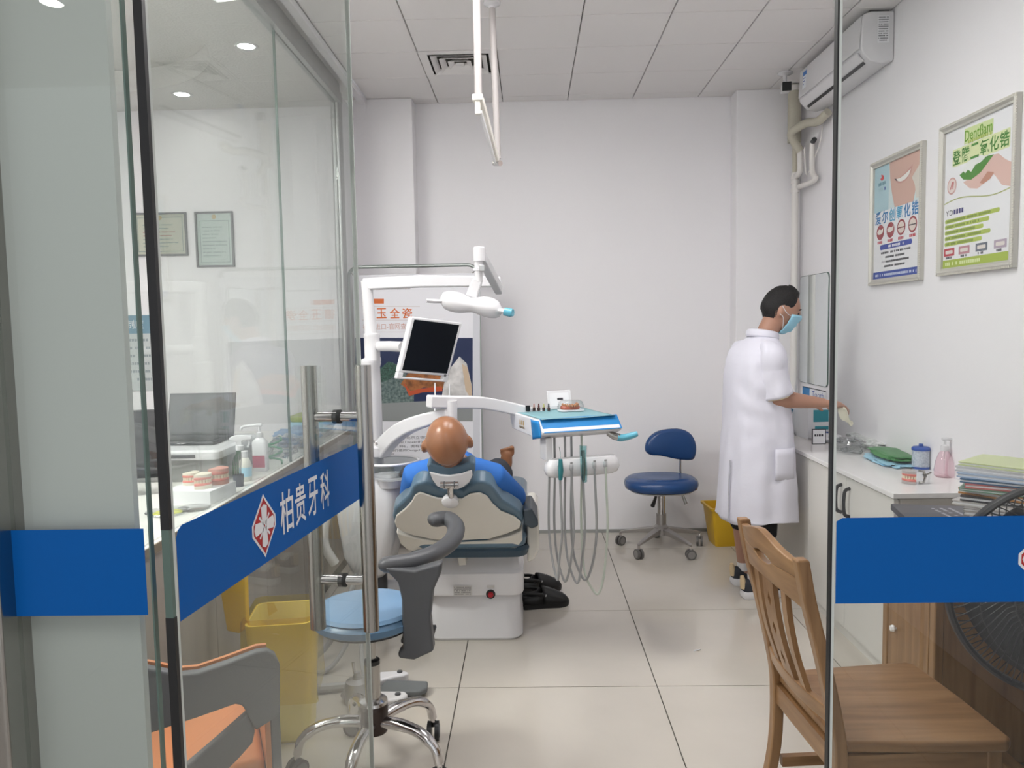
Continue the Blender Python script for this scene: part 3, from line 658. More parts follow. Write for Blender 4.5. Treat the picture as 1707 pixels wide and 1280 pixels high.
# ================================================================ wooden desk
DZ = .745; DX0 = 1.275; DY0, DY1 = 1.35, 2.75
t = thing('wooden_desk', 'brown wooden pedestal desk against the right wall behind the glass', 'desk', (1.55, 2.05, 0))
bx(DX0-.015, WALLX-.004, DY0, DY1+.01, DZ-.028, DZ).o('desk_top', DESKY, t, bev=.004)
bx(DX0+.015, WALLX-.01, 2.40, DY1, .04, DZ-.029).o('pedestal', DESKX, t, bev=.002)
for y0, y1 in ((2.395, 2.43), (2.715, 2.752)): bx(DX0-.002, DX0+.03, y0, y1, 0, DZ-.029).o('pedestal_post', DESKX, t, bev=.006)
d = bx(DX0, DX0+.016, 2.435, 2.71, .06, .60).o('door', DESKX, t, bev=.003)
M().loft([[V((DX0-.006, y, z)) for y, z in ((2.475,.10), (2.67,.10), (2.67,.56), (2.475,.56))], [V((DX0+.001, y, z)) for y, z in ((2.46,.085), (2.685,.085), (2.685,.575), (2.46,.575))]]).o('door_panel', DESKX, d, sm=0)
kp = WX(1497,1047,DX0)
M().lathe([(0,-.016), (.010,-.014), (.013,-.006), (.009,0), (.004,.004), (.004,.012)], (DX0-.012, kp.y, kp.z), 8, A=Mx.Rotation(rad(90), 3, 'Y')).o('knob', mat('crystal', (.85,.85,.85), .08, coat=.5), d, sm=10)
bx(DX0, DX0+.016, 2.435, 2.71, .612, .70).o('drawer_front', DESKX, t, bev=.003)
bx(1.60, 1.615, DY0, 2.40, .10, DZ-.029).o('modesty_panel', DESKY, t, sm=0)
bx(DX0+.02, DX0+.04, DY0+.02, 2.40, .615, DZ-.029).o('apron', DESKX, t, sm=0)
bx(DX0+.015, WALLX-.01, DY0, DY0+.03, 0, DZ-.029).o('end_panel', DESKX, t, sm=0)
bx(1.45, 1.50, DY0+.03, 2.40, .06, .09).o('foot_rail', DESKY, t, sm=0)
def book(c, sx, sy, sz, rz, m, lab, pages=True, grp=None, title=None):
    global CT
    old = CT; CT = Mx.Translation(V(c)) @ Mx.Rotation(rad(rz), 4, 'Z'); t = thing('book', lab, 'book', (0,0,0), grp); e = sz*.3
    bx(-sx/2, sx/2, -sy/2, sy/2, 0, e).o('cover', m, t, sm=0); bx(-sx/2, sx/2, -sy/2, sy/2, sz-e, sz).o('cover', m, t, sm=0)
    bx(-sx/2, -sx/2+e, -sy/2, sy/2, e, sz-e).o('spine', m, t, sm=0)
    bx(-sx/2+e, sx/2-.003, -sy/2+.003, sy/2-.003, e, sz-e).o('pages', PAPER, t, sm=0)
    if title:
        for k in range(title): dashes('cover_print', -.06, .11, .05-.03*k, .012, (0,0,sz), V((cos(rad(-80)), sin(rad(-80)), 0)), V((-sin(rad(-80)), cos(rad(-80)), 0)), pm(.5,.5,.55), t)
    CT = old; return t
book(G(1580,858,DZ+.02)+V((0,.03,-.02)), .30, .22, .022, -12, mat('cover_dark', (.035,.035,.045), .35), 'dark hardback book lying flat on the wooden desk', title=3)
carton('white_pill_box', 'small white box at the foot of the magazine stack', 'box', 1.40, 1.485, 2.43, 2.49, DZ+.002, DZ+.06, PAPER, -35, ((-.04,-.02,.012,.04,INK), (.0,.04,.012,.035,pm(.2,.3,.3)), (-.05,.05,.045,.056,pm(.5,.22,.05))))
cols = [((.5,.48,.46),'grey'), ((.45,.42,.40),'taupe'), ((.30,.28,.27),'dark grey'), ((.55,.52,.5),'pale grey'), ((.03,.03,.035),'black'), ((.45,.20,.05),'orange and yellow'), ((.10,.22,.14),'green'), ((.55,.16,.15),'red'), ((.03,.10,.20),'navy'), ((.36,.45,.6),'light blue'), ((.5,.5,.52),'silver'), ((.52,.58,.30),'pale green')]
z = DZ+.062; words = ['lowest', 'second from the bottom', 'third from the bottom', 'fourth from the bottom', 'fifth from the bottom', 'sixth from the bottom', 'sixth from the top', 'fifth from the top', 'fourth from the top', 'third from the top', 'second from the top', 'topmost']
bx(1.49, 1.73, 2.42, 2.64, DZ, DZ+.0615).o('document_tray', mat('tray_smoke', (.2,.2,.21), .3), None, bev=.004)
tag(bpy.context.scene.objects['document_tray'], 'smoky letter tray carrying the magazine stack', 'tray')
for k, (cl, nm) in enumerate(cols):
    th = [.012,.014,.010,.016,.018,.020,.010,.016,.014,.016,.018,.012][k]
    book((1.605+random.uniform(-.015,.015), 2.53+random.uniform(-.012,.012), z), .29, .21, th, 180-42+random.uniform(-13,13), mat('cover_'+nm, cl, .35), '%s magazine, %s in the stack on the desk' % (nm, words[k])); z += th+.0006
# ================================================================ standing fan (behind the right glass panel)
fc = D(1778,985,1.56); fr = .222
t = thing('standing_fan', 'black round standing fan with spiral wire guard behind the right glass', 'fan', (fc.x, fc.y+.06, 0))
A = Mx.Translation(fc) @ Mx.Rotation(rad(-12), 4, 'Z') @ Mx.Rotation(rad(90), 4, 'X')
WIRE = mat('fan_wire', (.02,.02,.022), .35)
for nm, sg in (('front_guard', 1), ('rear_guard', -1)):
    q = M()
    for k in range(72):
        a = 2*pi*k/72; q.tube([(rr*cos(a+sg*tw), rr*sin(a+sg*tw), zz*sg) for rr, tw, zz in ((.05, -.35, .062), (.13, .1, .056), (.20, .42, .03), (fr, .50, .004))], .0013, 4, cap=False)
    for rr, zz in ((.05, .062), (.115, .058), (.175, .042)): q.tube([(rr*cos(2*pi*i/40), rr*sin(2*pi*i/40), zz*sg) for i in range(40)], .0018, 5, closed=True)
    q.xf(A); q.o(nm, WIRE, t)
q = M(); q.tube([(fr*cos(2*pi*i/56), fr*sin(2*pi*i/56), 0) for i in range(56)], .008, 8, closed=True, flat=1.6); q.xf(A); q.o('rim', BLACK, t)
q = M(); q.lathe([(0,.06), (.045,.06), (.05,.064), (.045,.072), (0,.074)], n=28); q.xf(A); q.o('front_badge', BLACK, t)
for k in range(5):
    q = M(); b0 = 2*pi*k/5
    q.sheet(lambda s, r_: ((.03+.16*r_)*cos(b0+(s-.5)*(.5+.55*r_)), (.03+.16*r_)*sin(b0+(s-.5)*(.5+.55*r_)), (s-.5)*.04), 6, 6); q.xf(A); q.o('blade', BLACK, t, solid=.002)
q = M(); q.lathe([(0,-.16), (.04,-.16), (.055,-.13), (.055,-.07), (.03,-.06), (.012,-.05), (.012,.06)], n=24); q.xf(A); q.o('motor_housing', BLACK, t)
pz = A @ V((0,0,-.11))
M().tube([(pz.x, pz.y, .03), (pz.x, pz.y, fc.z-.03)], .014, 14).o('pole', BLACK, t)
M().lathe([(0,0), (.125,0), (.13,.008), (.11,.02), (.03,.035), (.022,.06), (0,.06)], (pz.x, pz.y, 0), 36).o('base', BLACK, t)
# ================================================================ wooden chair
at((.93, 2.02, 0), 4)
t = thing('wooden_dining_chair', 'honey-coloured wooden chair with three pierced back slats, pushed to the desk', 'chair', (0,0,0))
post = spl([(-.305,0,.905), (-.285,0,.80), (-.25,0,.66), (-.215,0,.50), (-.203,0,.40), (-.208,0,.22), (-.25,0,0)], 4)
def bx_at(zz):
    for a, b in zip(post, post[1:]):
        if b.z <= zz <= a.z: f = (zz-b.z)/(a.z-b.z); return b.x+(a.x-b.x)*f
    return post[0].x
for s in (1, -1):
    q = M(); q.loft([[V((p.x-.016, s*.195-.017, p.z)), V((p.x+.016, s*.195-.017, p.z)), V((p.x+.016, s*.195+.017, p.z)), V((p.x-.016, s*.195+.017, p.z))] for p in post]); q.o('rear_leg', WOODZ, t, bev=.006, seg=3)
    bx(.165, .203, s*.185-.019, s*.185+.019, 0, .415).o('front_leg', WOODZ, t, bev=.004)
    bx(-.19, .17, s*.19-.010, s*.19+.010, .355, .412).o('side_apron', WOODX, t, sm=0)
    bx(-.19, .17, s*.188-.010, s*.188+.010, .16, .19).o('side_stretcher', WOODX, t, sm=0)
bx(.175, .195, -.17, .17, .355, .412).o('front_apron', WOODY, t, sm=0)
bx(-.21, -.19, -.18, .18, .355, .412).o('rear_apron', WOODY, t, sm=0)
q = M(); P = []
for a, b in ((-.20,-.195), (.0,-.212), (.20,-.225), (.222,-.205), (.228,0), (.222,.205), (.20,.225), (.0,.212), (-.20,.195)): P.append((a, b))
q.prism(P, 'z', .415, .445); q.o('seat', WOODX, t, bev=.010, seg=3)
def curve_bow(y): return -.020*(1-(y/.19)**2)
def back_strip(nm, y0, y1, fz0, fz1, m=WOODY, th=.011, n=16):
    q = M(); R = []
    for i in range(n+1):
        y = lerp(y0, y1, i/n); za, zb = fz0(y), fz1(y); R.append([V((bx_at(za)+curve_bow(y)-th, y, za)), V((bx_at(za)+curve_bow(y)+th, y, za)), V((bx_at(zb)+curve_bow(y)+th, y, zb)), V((bx_at(zb)+curve_bow(y)-th, y, zb))])
    q.loft(R); return q.o(nm, m, t, bev=.004)
top = lambda y: .905-.012*abs(y/.18)+.022*max(0, cos(y/.18*pi/2))**2
bot = lambda y: .775+.018*(1-(y/.18)**2)
slot = lambda y: .013*math.sqrt(max(0, 1-((y)/.055)**2)) if abs(y) < .055 else 0
back_strip('top_rail', -.18, .18, lambda y: .853+slot(y), top, n=36)
back_strip('top_rail', -.18, .18, bot, lambda y: .853-slot(y), n=36)
back_strip('lower_rail', -.18, .18, lambda y: .485, lambda y: .53)
def slat(nm, yc0, yc1, hw, notch=None, side=0):
    q = M(); R = []; n = 44
    for i in range(n+1):
        f = i/n; z = lerp(.522, .79, f); yc = lerp(yc0, yc1, f); k = notch(f) if notch else 0
        if side: a, b = sorted((yc+side*k, yc+side*hw))
        else: a, b = yc-hw, yc+hw
        xx = bx_at(z)+curve_bow(yc)-.012*sin(f*pi)
        R.append([V((xx-.007, a, z)), V((xx+.007, a, z)), V((xx+.007, b, z)), V((xx-.007, b, z))])
    q.loft(R); q.o(nm, WOODZ, t, sm=30)
def notch(f):
    for c_ in (.2, .5, .8):
        if abs(f-c_) < .075: return .012*(1-abs(f-c_)/.075)
    return 0
for s in (1, -1): slat('centre_slat', 0, 0, .036, notch, s); slat('side_slat', s*.085, s*.092, .015)
for zz in (.60, .64): pass
at()
# ================================================================ dental chair
at()
def onp(px, py, p0, n):
    r = ray(px, py); o = V((0,0,H)); t = (V(p0)-o).dot(n)/r.dot(n); return o+r*t
AXX = -.275
t = CH = thing('dental_chair', 'reclined dental chair with steel blue padding and cream shell', 'dental chair', (AXX, 3.8, 0))
# base
q = M(); R = []
for z, e in ((0,.0), (.012,.008), (.05,.004), (.20,-.004), (.225,-.012)):
    R.append([V((x, y, z)) for x, y in rrect(-.50-e, -.055+e, 3.50-e, 4.25+e, .07, 5)])
q.loft(R); q.o('base_foot', PLW, t, sm=30)
R = []
for z, e in ((.228,.012), (.238,.016), (.33,.014), (.345,.0), (.42,-.02), (.43,-.03)):
    R.append([V((x, y, z)) for x, y in rrect(-.50-e, -.055+e, 3.475-e, 4.20+e, .05, 5)])
q = M(); q.loft(R); q.o('base_cover', PLW, t, sm=30)
pc = V((0, 3.4575, 0)); u = V((1,0,0))
a = D(771,985,3.46); flat('rating_plate', [(a.x-.042,a.z-.020), (a.x+.045,a.z-.020), (a.x+.045,a.z+.026), (a.x-.042,a.z+.026)], pc, u, Z, mat('plate_grey', (.6,.58,.56), .5), t, .0006)
for k in range(5): dashes('plate_print', a.x-.038, a.x+.04, a.z+.018-.008*k, .0045, pc, u, Z, mat('plate_ink', (.25,.24,.24), .6), t, .001)
a = D(818,990,3.46)
M().lathe([(0,0), (.020,0), (.022,.004), (.020,.010), (0,.010)], (a.x, 3.4615, a.z), 20, A=Mx.Rotation(rad(90), 3, 'X')).o('button_bezel', BLACK, t)
M().lathe([(0,0), (.013,0), (.014,.012), (.010,.018), (0,.018)], (a.x, 3.4595, a.z), 20, A=Mx.Rotation(rad(90), 3, 'X')).o('emergency_button', mat('button_red', (.35,.01,.02), .3), t)
flat('button_label', [(a.x-.018,a.z+.028), (a.x+.018,a.z+.028), (a.x+.018,a.z+.042), (a.x-.018,a.z+.042)], pc, u, Z, mat('plate_grey', (0,0,0)), t, .0006)
for px in (745, 756):
    a = D(px, 943, 3.46); tri = mat('warning_yellow', (.72,.55,.02), .5)
    flat('warning_label', [(a.x-.013,a.z-.010), (a.x+.013,a.z-.010), (a.x,a.z+.014)], V((0, 3.487, 0)), u, Z, tri, t, .002)
    flat('warning_mark', [(a.x-.002,a.z-.006), (a.x+.002,a.z-.006), (a.x+.001,a.z+.006)], V((0, 3.487, 0)), u, Z, INK, t, .003)
q = M(); q.box(-.335, -.30, 3.40, 3.50, .39, .455, Mx.Rotation(rad(-8), 3, 'Y')); q.o('latch', PLC, t, bev=.004)
# seat
R = [[V((x, y, z)) for x, y in rrect(-.535-e, -.02+e, 3.34-e, 4.0, .06, 4)] for z, e in ((.435,-.03), (.445,0), (.475,.01), (.49,.0))]
q = M(); q.loft(R); q.o('seat_pan', UPHD, t, sm=30)
R = [[V((x, y, z)) for x, y in rrect(-.53-e, -.025+e, 3.32-e, 4.62, .06, 4)] for z, e in ((.49,-.01), (.50,0), (.53,.004), (.55,-.01), (.555,-.03))]
q = M(); q.loft(R); q.o('seat_pad', UPH, t, sm=30)
q = M(); q.loft([[V((x, y, z)) for x, y in rrect(-.49, -.06, 3.98, 4.62, .05, 4)] for z in (.42, .49)]); q.o('leg_rest_shell', PLC, t, sm=30)
q = M(); q.prism([(-.020,.40), (.010,.41), (.034,.46), (.036,.60), (.02,.625), (-.020,.62)], 'y', 3.40, 3.86); q.o('side_shell', PLC, t, bev=.012, seg=3)
# lower back band, follows the seat hinge
p0 = V((AXX, 3.32, .53)); tt = V((0,-.28,.36)).normalized(); nn = V((0,-tt.z,tt.y)); nn = nn if nn.y < 0 else -nn
def outline(pts, p0, n): return [onp(a, b, p0, n) for a, b in pts]
def slab(nm, pts, p0, n, f, b, m, par, bev=.01, seg=3):
    P = outline(pts, p0, n); q = M(); q.loft([[p+n*f for p in P], [p-n*(-b) for p in P]]); return q.o(nm, m, par, bev=bev, seg=seg)
slab('lumbar_shell', [(661,884), (690,893), (725,899), (770,901), (815,899), (850,891), (870,882), (871,898), (862,910), (835,919), (800,923), (760,924), (715,921), (680,914), (668,904)], p0, nn, .012, -.05, PLC, t, .008)
# backrest
p0 = V((AXX, 3.30, .54)); 
pad = [(654,862), (657,850), (670,838), (681,828), (688,813), (697,806), (708,805), (722,811), (735,818), (770,819), (780,812), (792,805), (806,804), (818,809), (828,822), (838,836), (855,846), (868,855), (873,866), (869,880), (850,890), (815,898), (770,900), (725,899), (690,892), (668,885), (657,876)]
she = [(658,868), (661,857), (676,845), (686,834), (692,823), (700,818.5), (712,822), (730,828), (771,829), (784,821), (800,819), (812,825), (822,838), (835,850), (858,859), (869,868), (866,878), (845,887), (815,896), (770,898), (725,897), (690,890), (670,883), (661,876)]
slab('backrest_pad', pad, p0, nn, -.002, -.075, UPH, t, .022, 4)
slab('backrest_shell', she, p0, nn, .010, -.001, PLC, t, .006, 2)
# headrest
hp = V((AXX, 3.03, .875)); hn = V((0,-.93,-.36)).normalized()
slab('headrest_pad', [(711,776), (716,771), (728,776), (750,779), (772,775), (784,769), (791,772), (792,784), (788,799), (778,811), (766,816), (738,816), (725,810), (716,797)], hp, hn, .0, -.06, UPH, t, .018, 4)
slab('headrest_shell', [(716,784), (735,789), (750,790), (770,787), (787,781), (788,790), (783,801), (773,809), (764,813), (740,813), (729,808), (721,797)], hp, hn, .014, .001, PLW, t, .006, 3)
a, b = onp(735,804,hp,hn)+hn*.018, onp(765,803,hp,hn)+hn*.018
hg = M().tube([a, b], .014, 18).o('headrest_hinge', CHROME, t)
for f in (.22, .78): m_ = a.lerp(b, f); d_ = (b-a).normalized()*.002; M().tube([m_-d_, m_+d_], .0145, 18).o('hinge_ring', PLG, hg)
a = onp(751,818,hp,hn)+hn*.01; M().tube([onp(751,806,hp,hn)+hn*.012, a, a+V((0,.05,-.045))], .013, 14).o('headrest_stem', CHROME, t)
a = onp(751.5,825,p0,nn)+nn*.03
M().lathe([(0,.022), (.024,.020), (.034,.012), (.036,0), (.030,-.012), (0,-.012)], a, 26, A=V((0,0,1)).rotation_difference(nn).to_matrix()).o('height_knob', PLW, t)
q = M(); P = [(872,850), (886,847), (897,867), (897.5,877), (886,882), (873,874)]
q.loft([[D(a, b, 3.22) for a, b in P], [D(a, b, 3.22)+V((0,.26,0)) for a, b in P]]); q.o('armrest', mat('armrest_grey', (.045,.06,.075), .4), t, bev=.008, seg=3)
# ================================================================ patient
HC = D(745,736,3.0)
def head_fn(a, b, c, nose=1.0, jaw=1.0):
    """front +x, left +y, up +z"""
    def fn(d):
        x, y, z = d
        X_, Y_, Z_ = x*a, y*b, z*c
        if z < 0: Y_ *= 1-.32*jaw*min(1, -z*1.05)**1.5; X_ *= 1-(.10 if x > 0 else .30)*min(1, -z)**1.3
        if x < 0 and z > -.2: X_ *= 1.06
        f = math.exp(-((y/.16)**2))*math.exp(-(((z+.12)/.16)**2)) if x > 0 else 0; X_ += .020*nose*f
        f = math.exp(-((y/.45)**2))*math.exp(-(((z-.16)/.09)**2)) if x > 0 else 0; X_ += .004*nose*f
        for s in (1, -1):
            f = math.exp(-(((y-s*.34)/.14)**2))*math.exp(-(((z-.02)/.08)**2)) if x > 0 else 0; X_ -= .006*nose*f
        f = math.exp(-((y/.3)**2))*math.exp(-(((z+.42)/.05)**2)) if x > 0 else 0; X_ += .005*nose*f
        f = math.exp(-((y/.3)**2))*math.exp(-(((z+.68)/.12)**2)) if x > 0 else 0; X_ += .008*jaw*f
        return V((X_, Y_, Z_))
    return fn
PXX = AXX-.04
PB = thing('person', 'bald patient in a blue shirt lying in the dental chair', 'person', (PXX, 3.6, .56))
at()
RH = Mx.Rotation(rad(-4), 3, 'Y') @ Mx.Rotation(rad(90+6), 3, 'Z') @ Mx.Rotation(rad(-50), 3, 'Y')     # looks away and upwards
q = M(); q.ell(HC, (.1,.08,.11), 36, A=RH, fn=head_fn(.098,.084,.112))
for s in (1, -1):
    e = HC+RH @ V((-.004, s*.088, -.012)); q.ell(e, (.026,.015,.036), 12, A=RH @ Mx.Rotation(rad(s*-24), 3, 'Z'))
nk = V((PXX, 3.10, .90))
q.tube([HC+RH @ V((-.03, 0, -.05)), lerp(HC, nk, .6)+V((0,.03,-.01)), nk+V((0,.03,-.02)), V((PXX, 3.20, .86))], [.05, .056, .06, .08], 16, dome=True)
q.tube([V((PXX, 3.19, .87)), V((PXX, 3.32, .80)), V((PXX, 3.48, .69)), V((PXX, 3.62, .645))], [.085, .11, .105, .10], 18, dome=True, up=(1,0,0))
SL, SR = V((-.49, 3.20, .84)), V((-.155, 3.20, .835))
for S_, E_, sg in ((SL, V((-.51, 3.38, .71)), -1), (SR, V((-.075, 3.43, .695)), 1)):
    q.tube([V((PXX, 3.2, .86)), S_, lerp(S_, E_, .5), E_, lerp(E_, V((PXX+sg*.06, 3.50, .79)), .5), V((PXX+sg*.06, 3.50, .79))], [.06, .052, .046, .040, .035, .03], 12, dome=True)
    hand = V((PXX+sg*.05, 3.51, .79)); q.ell(hand+V((-sg*.03,.02,.0)), (.045,.032,.016), 12)
    for k in range(4): q.tube([hand+V((-sg*.055, .0+.018*k, .002)), hand+V((-sg*.085, .004+.018*k, -.004)), hand+V((-sg*.105, .006+.018*k, -.014))], [.009,.0085,.007], 8, dome=True)
    q.tube([hand+V((-sg*.01,.0,.01)), hand+V((-sg*.035,-.03,.012)), hand+V((-sg*.055,-.034,.004))], [.011,.010,.008], 8, dome=True)
for sg in (-1, 1):
    hip = V((PXX+sg*.09, 3.64, .63)); kn = V((PXX+sg*.14, 4.02, .70)); an = V((PXX+sg*.165, 4.38, .595)); hl = an+V((0,.05,-.02))
    q.tube([hip, lerp(hip, kn, .5), kn, lerp(kn, an, .3), an], [.085, .075, .055, .052, .036], 14, dome=True)
    q.tube([hl, hl+V((0,.01,.05)), hl+V((sg*.01,.0,.10)), hl+V((sg*.015,-.01,.15))], [.032,.036,.038,.032], 12, dome=True)
    for k in range(5):
        bse = hl+V((sg*.015+(k-2)*.016*sg*-1, -.012, .155)); q.tube([bse, bse+V((0,-.006,.024)), bse+V((0,-.016,.036-.003*k))], [.0125-.0012*k if k else .015]*3, 8, dome=True)
q.o('body', SKIND, PB, remesh=.0065)
q = M()
q.tube([V((PXX, 3.15, .895)), V((PXX, 3.27, .84)), V((PXX, 3.38, .79)), V((PXX, 3.52, .69)), V((PXX, 3.60, .65))], [.075, .105, .125, .13, .12], 20, dome=False, up=(1,0,0))
for S_, E_, sg in ((SL, V((-.515, 3.31, .74)), -1), (SR, V((-.078, 3.35, .715)), 1)):
    q.tube([V((PXX+sg*.03, 3.21, .865)), lerp(V((PXX, 3.21, .875)), S_, .55), S_, lerp(S_, E_, .5), E_], [.06, .064, .062, .058, .06], 16, dome=True)
q.o('shirt', SHIRT, PB, remesh=.008)
q = M(); q.tube([V((PXX, 3.58, .65)), V((PXX, 3.68, .63))], [.125, .11], 18, dome=True)
for sg in (-1, 1): q.tube([V((PXX+sg*.09, 3.64, .635)), V((PXX+sg*.12, 3.85, .68)), V((PXX+sg*.142, 4.04, .70)), V((PXX+sg*.155, 4.2, .65))], [.095,.085,.070,.066], 14, dome=True)
q.o('trousers', mat('dark_trousers', (.03,.035,.05), .8), PB, remesh=.009)
# ================================================================ dental unit
U_ = thing('dental_unit', 'white dental unit with spittoon, lamp, monitor and instrument tray on arms', 'dental unit', (-.78, 3.65, 0))
q = M(); R = []
for z, xa, xb, ya, yb in ((.30,-.80,-.70,3.50,3.72), (.34,-.84,-.665,3.45,3.76), (.42,-.87,-.645,3.42,3.78), (.62,-.89,-.605,3.40,3.80), (.76,-.885,-.60,3.42,3.80), (.80,-.86,-.61,3.45,3.78)):
    R.append([V((x, y, z)) for x, y in rrect(xa, xb, ya, yb, .055, 5)])
q.loft(R); q.o('unit_body', PLW, U_, sm=50)
M().tube([(-.75,3.62,.0), (-.75,3.62,.32)], .05, 20).o('unit_leg', PLG, U_)
M().tube(spl([(-.72,3.66,.20), (-.6,3.7,.19), (-.515,3.74,.18)], 4), .04, 12).o('chair_link', PLW, U_)
cb = D(650,768,3.45)
bw = M().lathe([(.055,-.085), (.09,-.07), (.118,-.03), (.130,.0), (.127,.001), (.114,-.03), (.086,-.066), (.03,-.078), (0,-.078)], cb, 36, True).o('spittoon_bowl', TEALP if False else glassmat('bowl_glass', (.80,.82,.82), 2.0, .05), U_)
M().tube([(cb+V((.131*cos(2*pi*i/40), .131*sin(2*pi*i/40), .001))) for i in range(40)], .006, 8, closed=True).o('bowl_rim', PLW, bw)
M().lathe([(.05,-.12), (.06,-.085), (.05,-.08), (0,-.08)], cb, 24).o('bowl_foot', PLW, U_)
M().tube(spl([cb+V((-.14,.06,-.05)), cb+V((-.14,.05,.05)), cb+V((-.12,.04,.085)), cb+V((-.07,.02,.085)), cb+V((-.06,.015,.07))], 4), .006, 8).o('rinse_spout', CHROME, U_)
PX = D(617,600,3.65); pxx, pyy = PX.x, PX.y
zc = lambda py_: D(617, py_, 3.65).z
M().lathe([(.045,.79), (.05,.82), (.046,zc(735)), (.050,zc(728)), (.048,zc(640)), (.046,zc(612)), (.052,zc(606)), (.050,zc(600)), (.03,zc(597)), (0,zc(597))], (pxx, pyy, 0), 28).o('column', PLW, U_)
M().lathe([(.030,zc(604)), (.040,zc(602)), (.040,zc(597)), (.037,zc(595)), (.037,zc(562)), (.039,zc(560)), (.037,zc(556)), (.026,zc(555))], (pxx+.012, pyy, 0), 28).o('column_collar', PLW, U_)
M().tube([(pxx+.008, pyy, zc(556)), (pxx-.002, pyy, zc(490)), (pxx-.004, pyy, zc(468))], [.029, .026, .028], 20).o('lamp_pole', PLW, U_)
# lamp boom: flat beam with rounded nose
ya = pyy
def beam(nm, pts, hw, hh, m, par, bev=.008):
    q = M(); R = []; P = [V(p) for p in pts]
    for i, p in enumerate(P):
        d = (P[min(i+1, len(P)-1)]-P[max(i-1, 0)]).normalized(); s_ = d.cross(Z).normalized(); up = s_.cross(d)
        h_ = hh[i] if hasattr(hh, '__len__') else hh; w_ = hw[i] if hasattr(hw, '__len__') else hw
        R.append([p+s_*w_+up*h_, p-s_*w_+up*h_, p-s_*w_-up*h_, p+s_*w_-up*h_])
    q.loft(R); return q.o(nm, m, par, bev=bev, seg=3)
beam('lamp_boom', [D(606,474,ya), D(622,473,ya), D(700,469,ya+.05), D(780,469,ya+.1), D(834,470,ya+.13)], .026, [.026,.028,.029,.027,.026], PLW, U_)
e0 = D(832,484,ya+.10); e1 = D(801,424,3.38)
beam('spring_arm', [e0, lerp(e0, e1, .5), e1], [.018,.020,.018], [.024,.026,.022], mat('arm_grey', (.62,.62,.63), .3), U_)
M().lathe([(.0,-.03), (.026,-.03), (.027,.026), (.022,.032), (0,.032)], D(799,424,3.36), 22).o('arm_joint', PLW, U_)
M().lathe([(.0,-.048), (.018,-.045), (.018,.0), (.024,.002), (.024,.012), (.018,.014), (.018,.045), (0,.045)], D(798,452,3.36), 20).o('lamp_swivel', PLW, U_)
M().box(-.012,.012,-.012,.012,-.013,.013).xf(Mx.Translation(D(803,447,3.335))).o('swivel_screw_plate', mat('plate_silver', (.5,.5,.5), .3, .6), U_, bev=.002)
beam('lamp_yoke', [D(797,466,3.36), D(791,480,3.36), D(786,496,3.36)], .016, [.022,.024,.026], PLW, U_)
# lamp head: two lobes with a waist
A0, A1 = D(733,501,3.36), D(838,518,3.36); ax = (A1-A0); q = M(); R = []
for i in range(17):
    f = i/16; c_ = A0+ax*f; k = math.sqrt(max(.02, 1-(2*f-1)**6)); wz = (.052-.016*math.exp(-((f-.52)/.14)**2))*k; wy = .055*k
    R.append([c_+V((0, wy*cos(2*pi*j/20), wz*sin(2*pi*j/20)*(1 if sin(2*pi*j/20) > 0 else .8))) for j in range(20)])
q.loft(R); L_ = q.o('operating_lamp', PLW, U_, sm=60)
M().tube([D(738,502,3.34), D(724,502,3.32), D(711,501,3.31)], [.014,.015,.014], 12, flat=.6).o('lamp_handle', PLW, L_)
M().tube([D(826,517,3.34), D(838,518,3.32), D(845,520,3.31)], [.014,.014,.014], 12, flat=.7).o('lamp_handle', PLW, L_)
M().tube([D(841,519,3.315), D(850,521,3.31), D(855,521,3.305)], [.020,.021,.018], 12, flat=.9).o('handle_wrap', TFILM, L_)
# monitor on a side arm
M().tube([D(630,577,ya), D(650,577,3.55), D(672,578,3.44)], [.024,.024,.024], 16).o('monitor_arm', PLW, U_)
ma, mb, mc, md_ = D(686,527,3.36), D(771,538,3.50), D(746,637,3.46), D(661,631,3.32)
fu = (mb-ma); fv = (md_-ma); nrm = fu.cross(fv).normalized()
if nrm.y > 0: nrm = -nrm
def mq(u0, u1, v0, v1, f, b, r=.0):
    pt = lambda a, b_: ma+fu*a+fv*b_+(mc-ma-fu-fv)*a*b_
    P = [pt(u0,v0), pt(u1,v0), pt(u1,v1), pt(u0,v1)]; q = M(); q.loft([[p+nrm*f for p in P], [p+nrm*b for p in P]]); return q
MO = mq(0,1,0,.90,.0,-.035).o('monitor', PLW, U_, bev=.008, seg=3)
mq(.065,.945,.045,.86,.0012,.0004).o('screen', mat('screen_black', (.003,.005,.009), .3, spec=.15), MO, sm=0)
for args in ((0,.11,.895,1), (.89,1,.895,1), (.08,.92,.965,1)): mq(*args, 0, -.03).o('monitor_handle', PLW, MO, bev=.004)
a = ma+fu*.90+fv*.885+nrm*.002; M().ell(a, .006, 12).o('power_button', PLG, MO)
# swing arm of the tray
P = spl([D(634,752,3.56), D(652,731,3.50), D(676,713,3.42), D(710,700,3.34), D(752,690,3.28)], 4)
beam('lower_tray_arm', P, .030, [.040-.014*i/len(P) for i in range(len(P))], PLW, U_, .010)
M().lathe([(.05,-.02), (.058,0), (.055,.02), (.03,.035), (0,.035)], D(634,752,3.57), 26).o('arm_hub', PLW, U_)
M().lathe([(0,-.05), (.026,-.05), (.027,.04), (0,.04)], D(752,683,3.28), 22).o('arm_pivot', PLW, U_)
P = spl([D(714,669,3.25), D(752,670,3.30), D(800,671,3.37), D(850,680,3.44), D(905,694,3.48)], 4)
beam('upper_tray_arm', P, .032, .027, PLW, U_, .008)
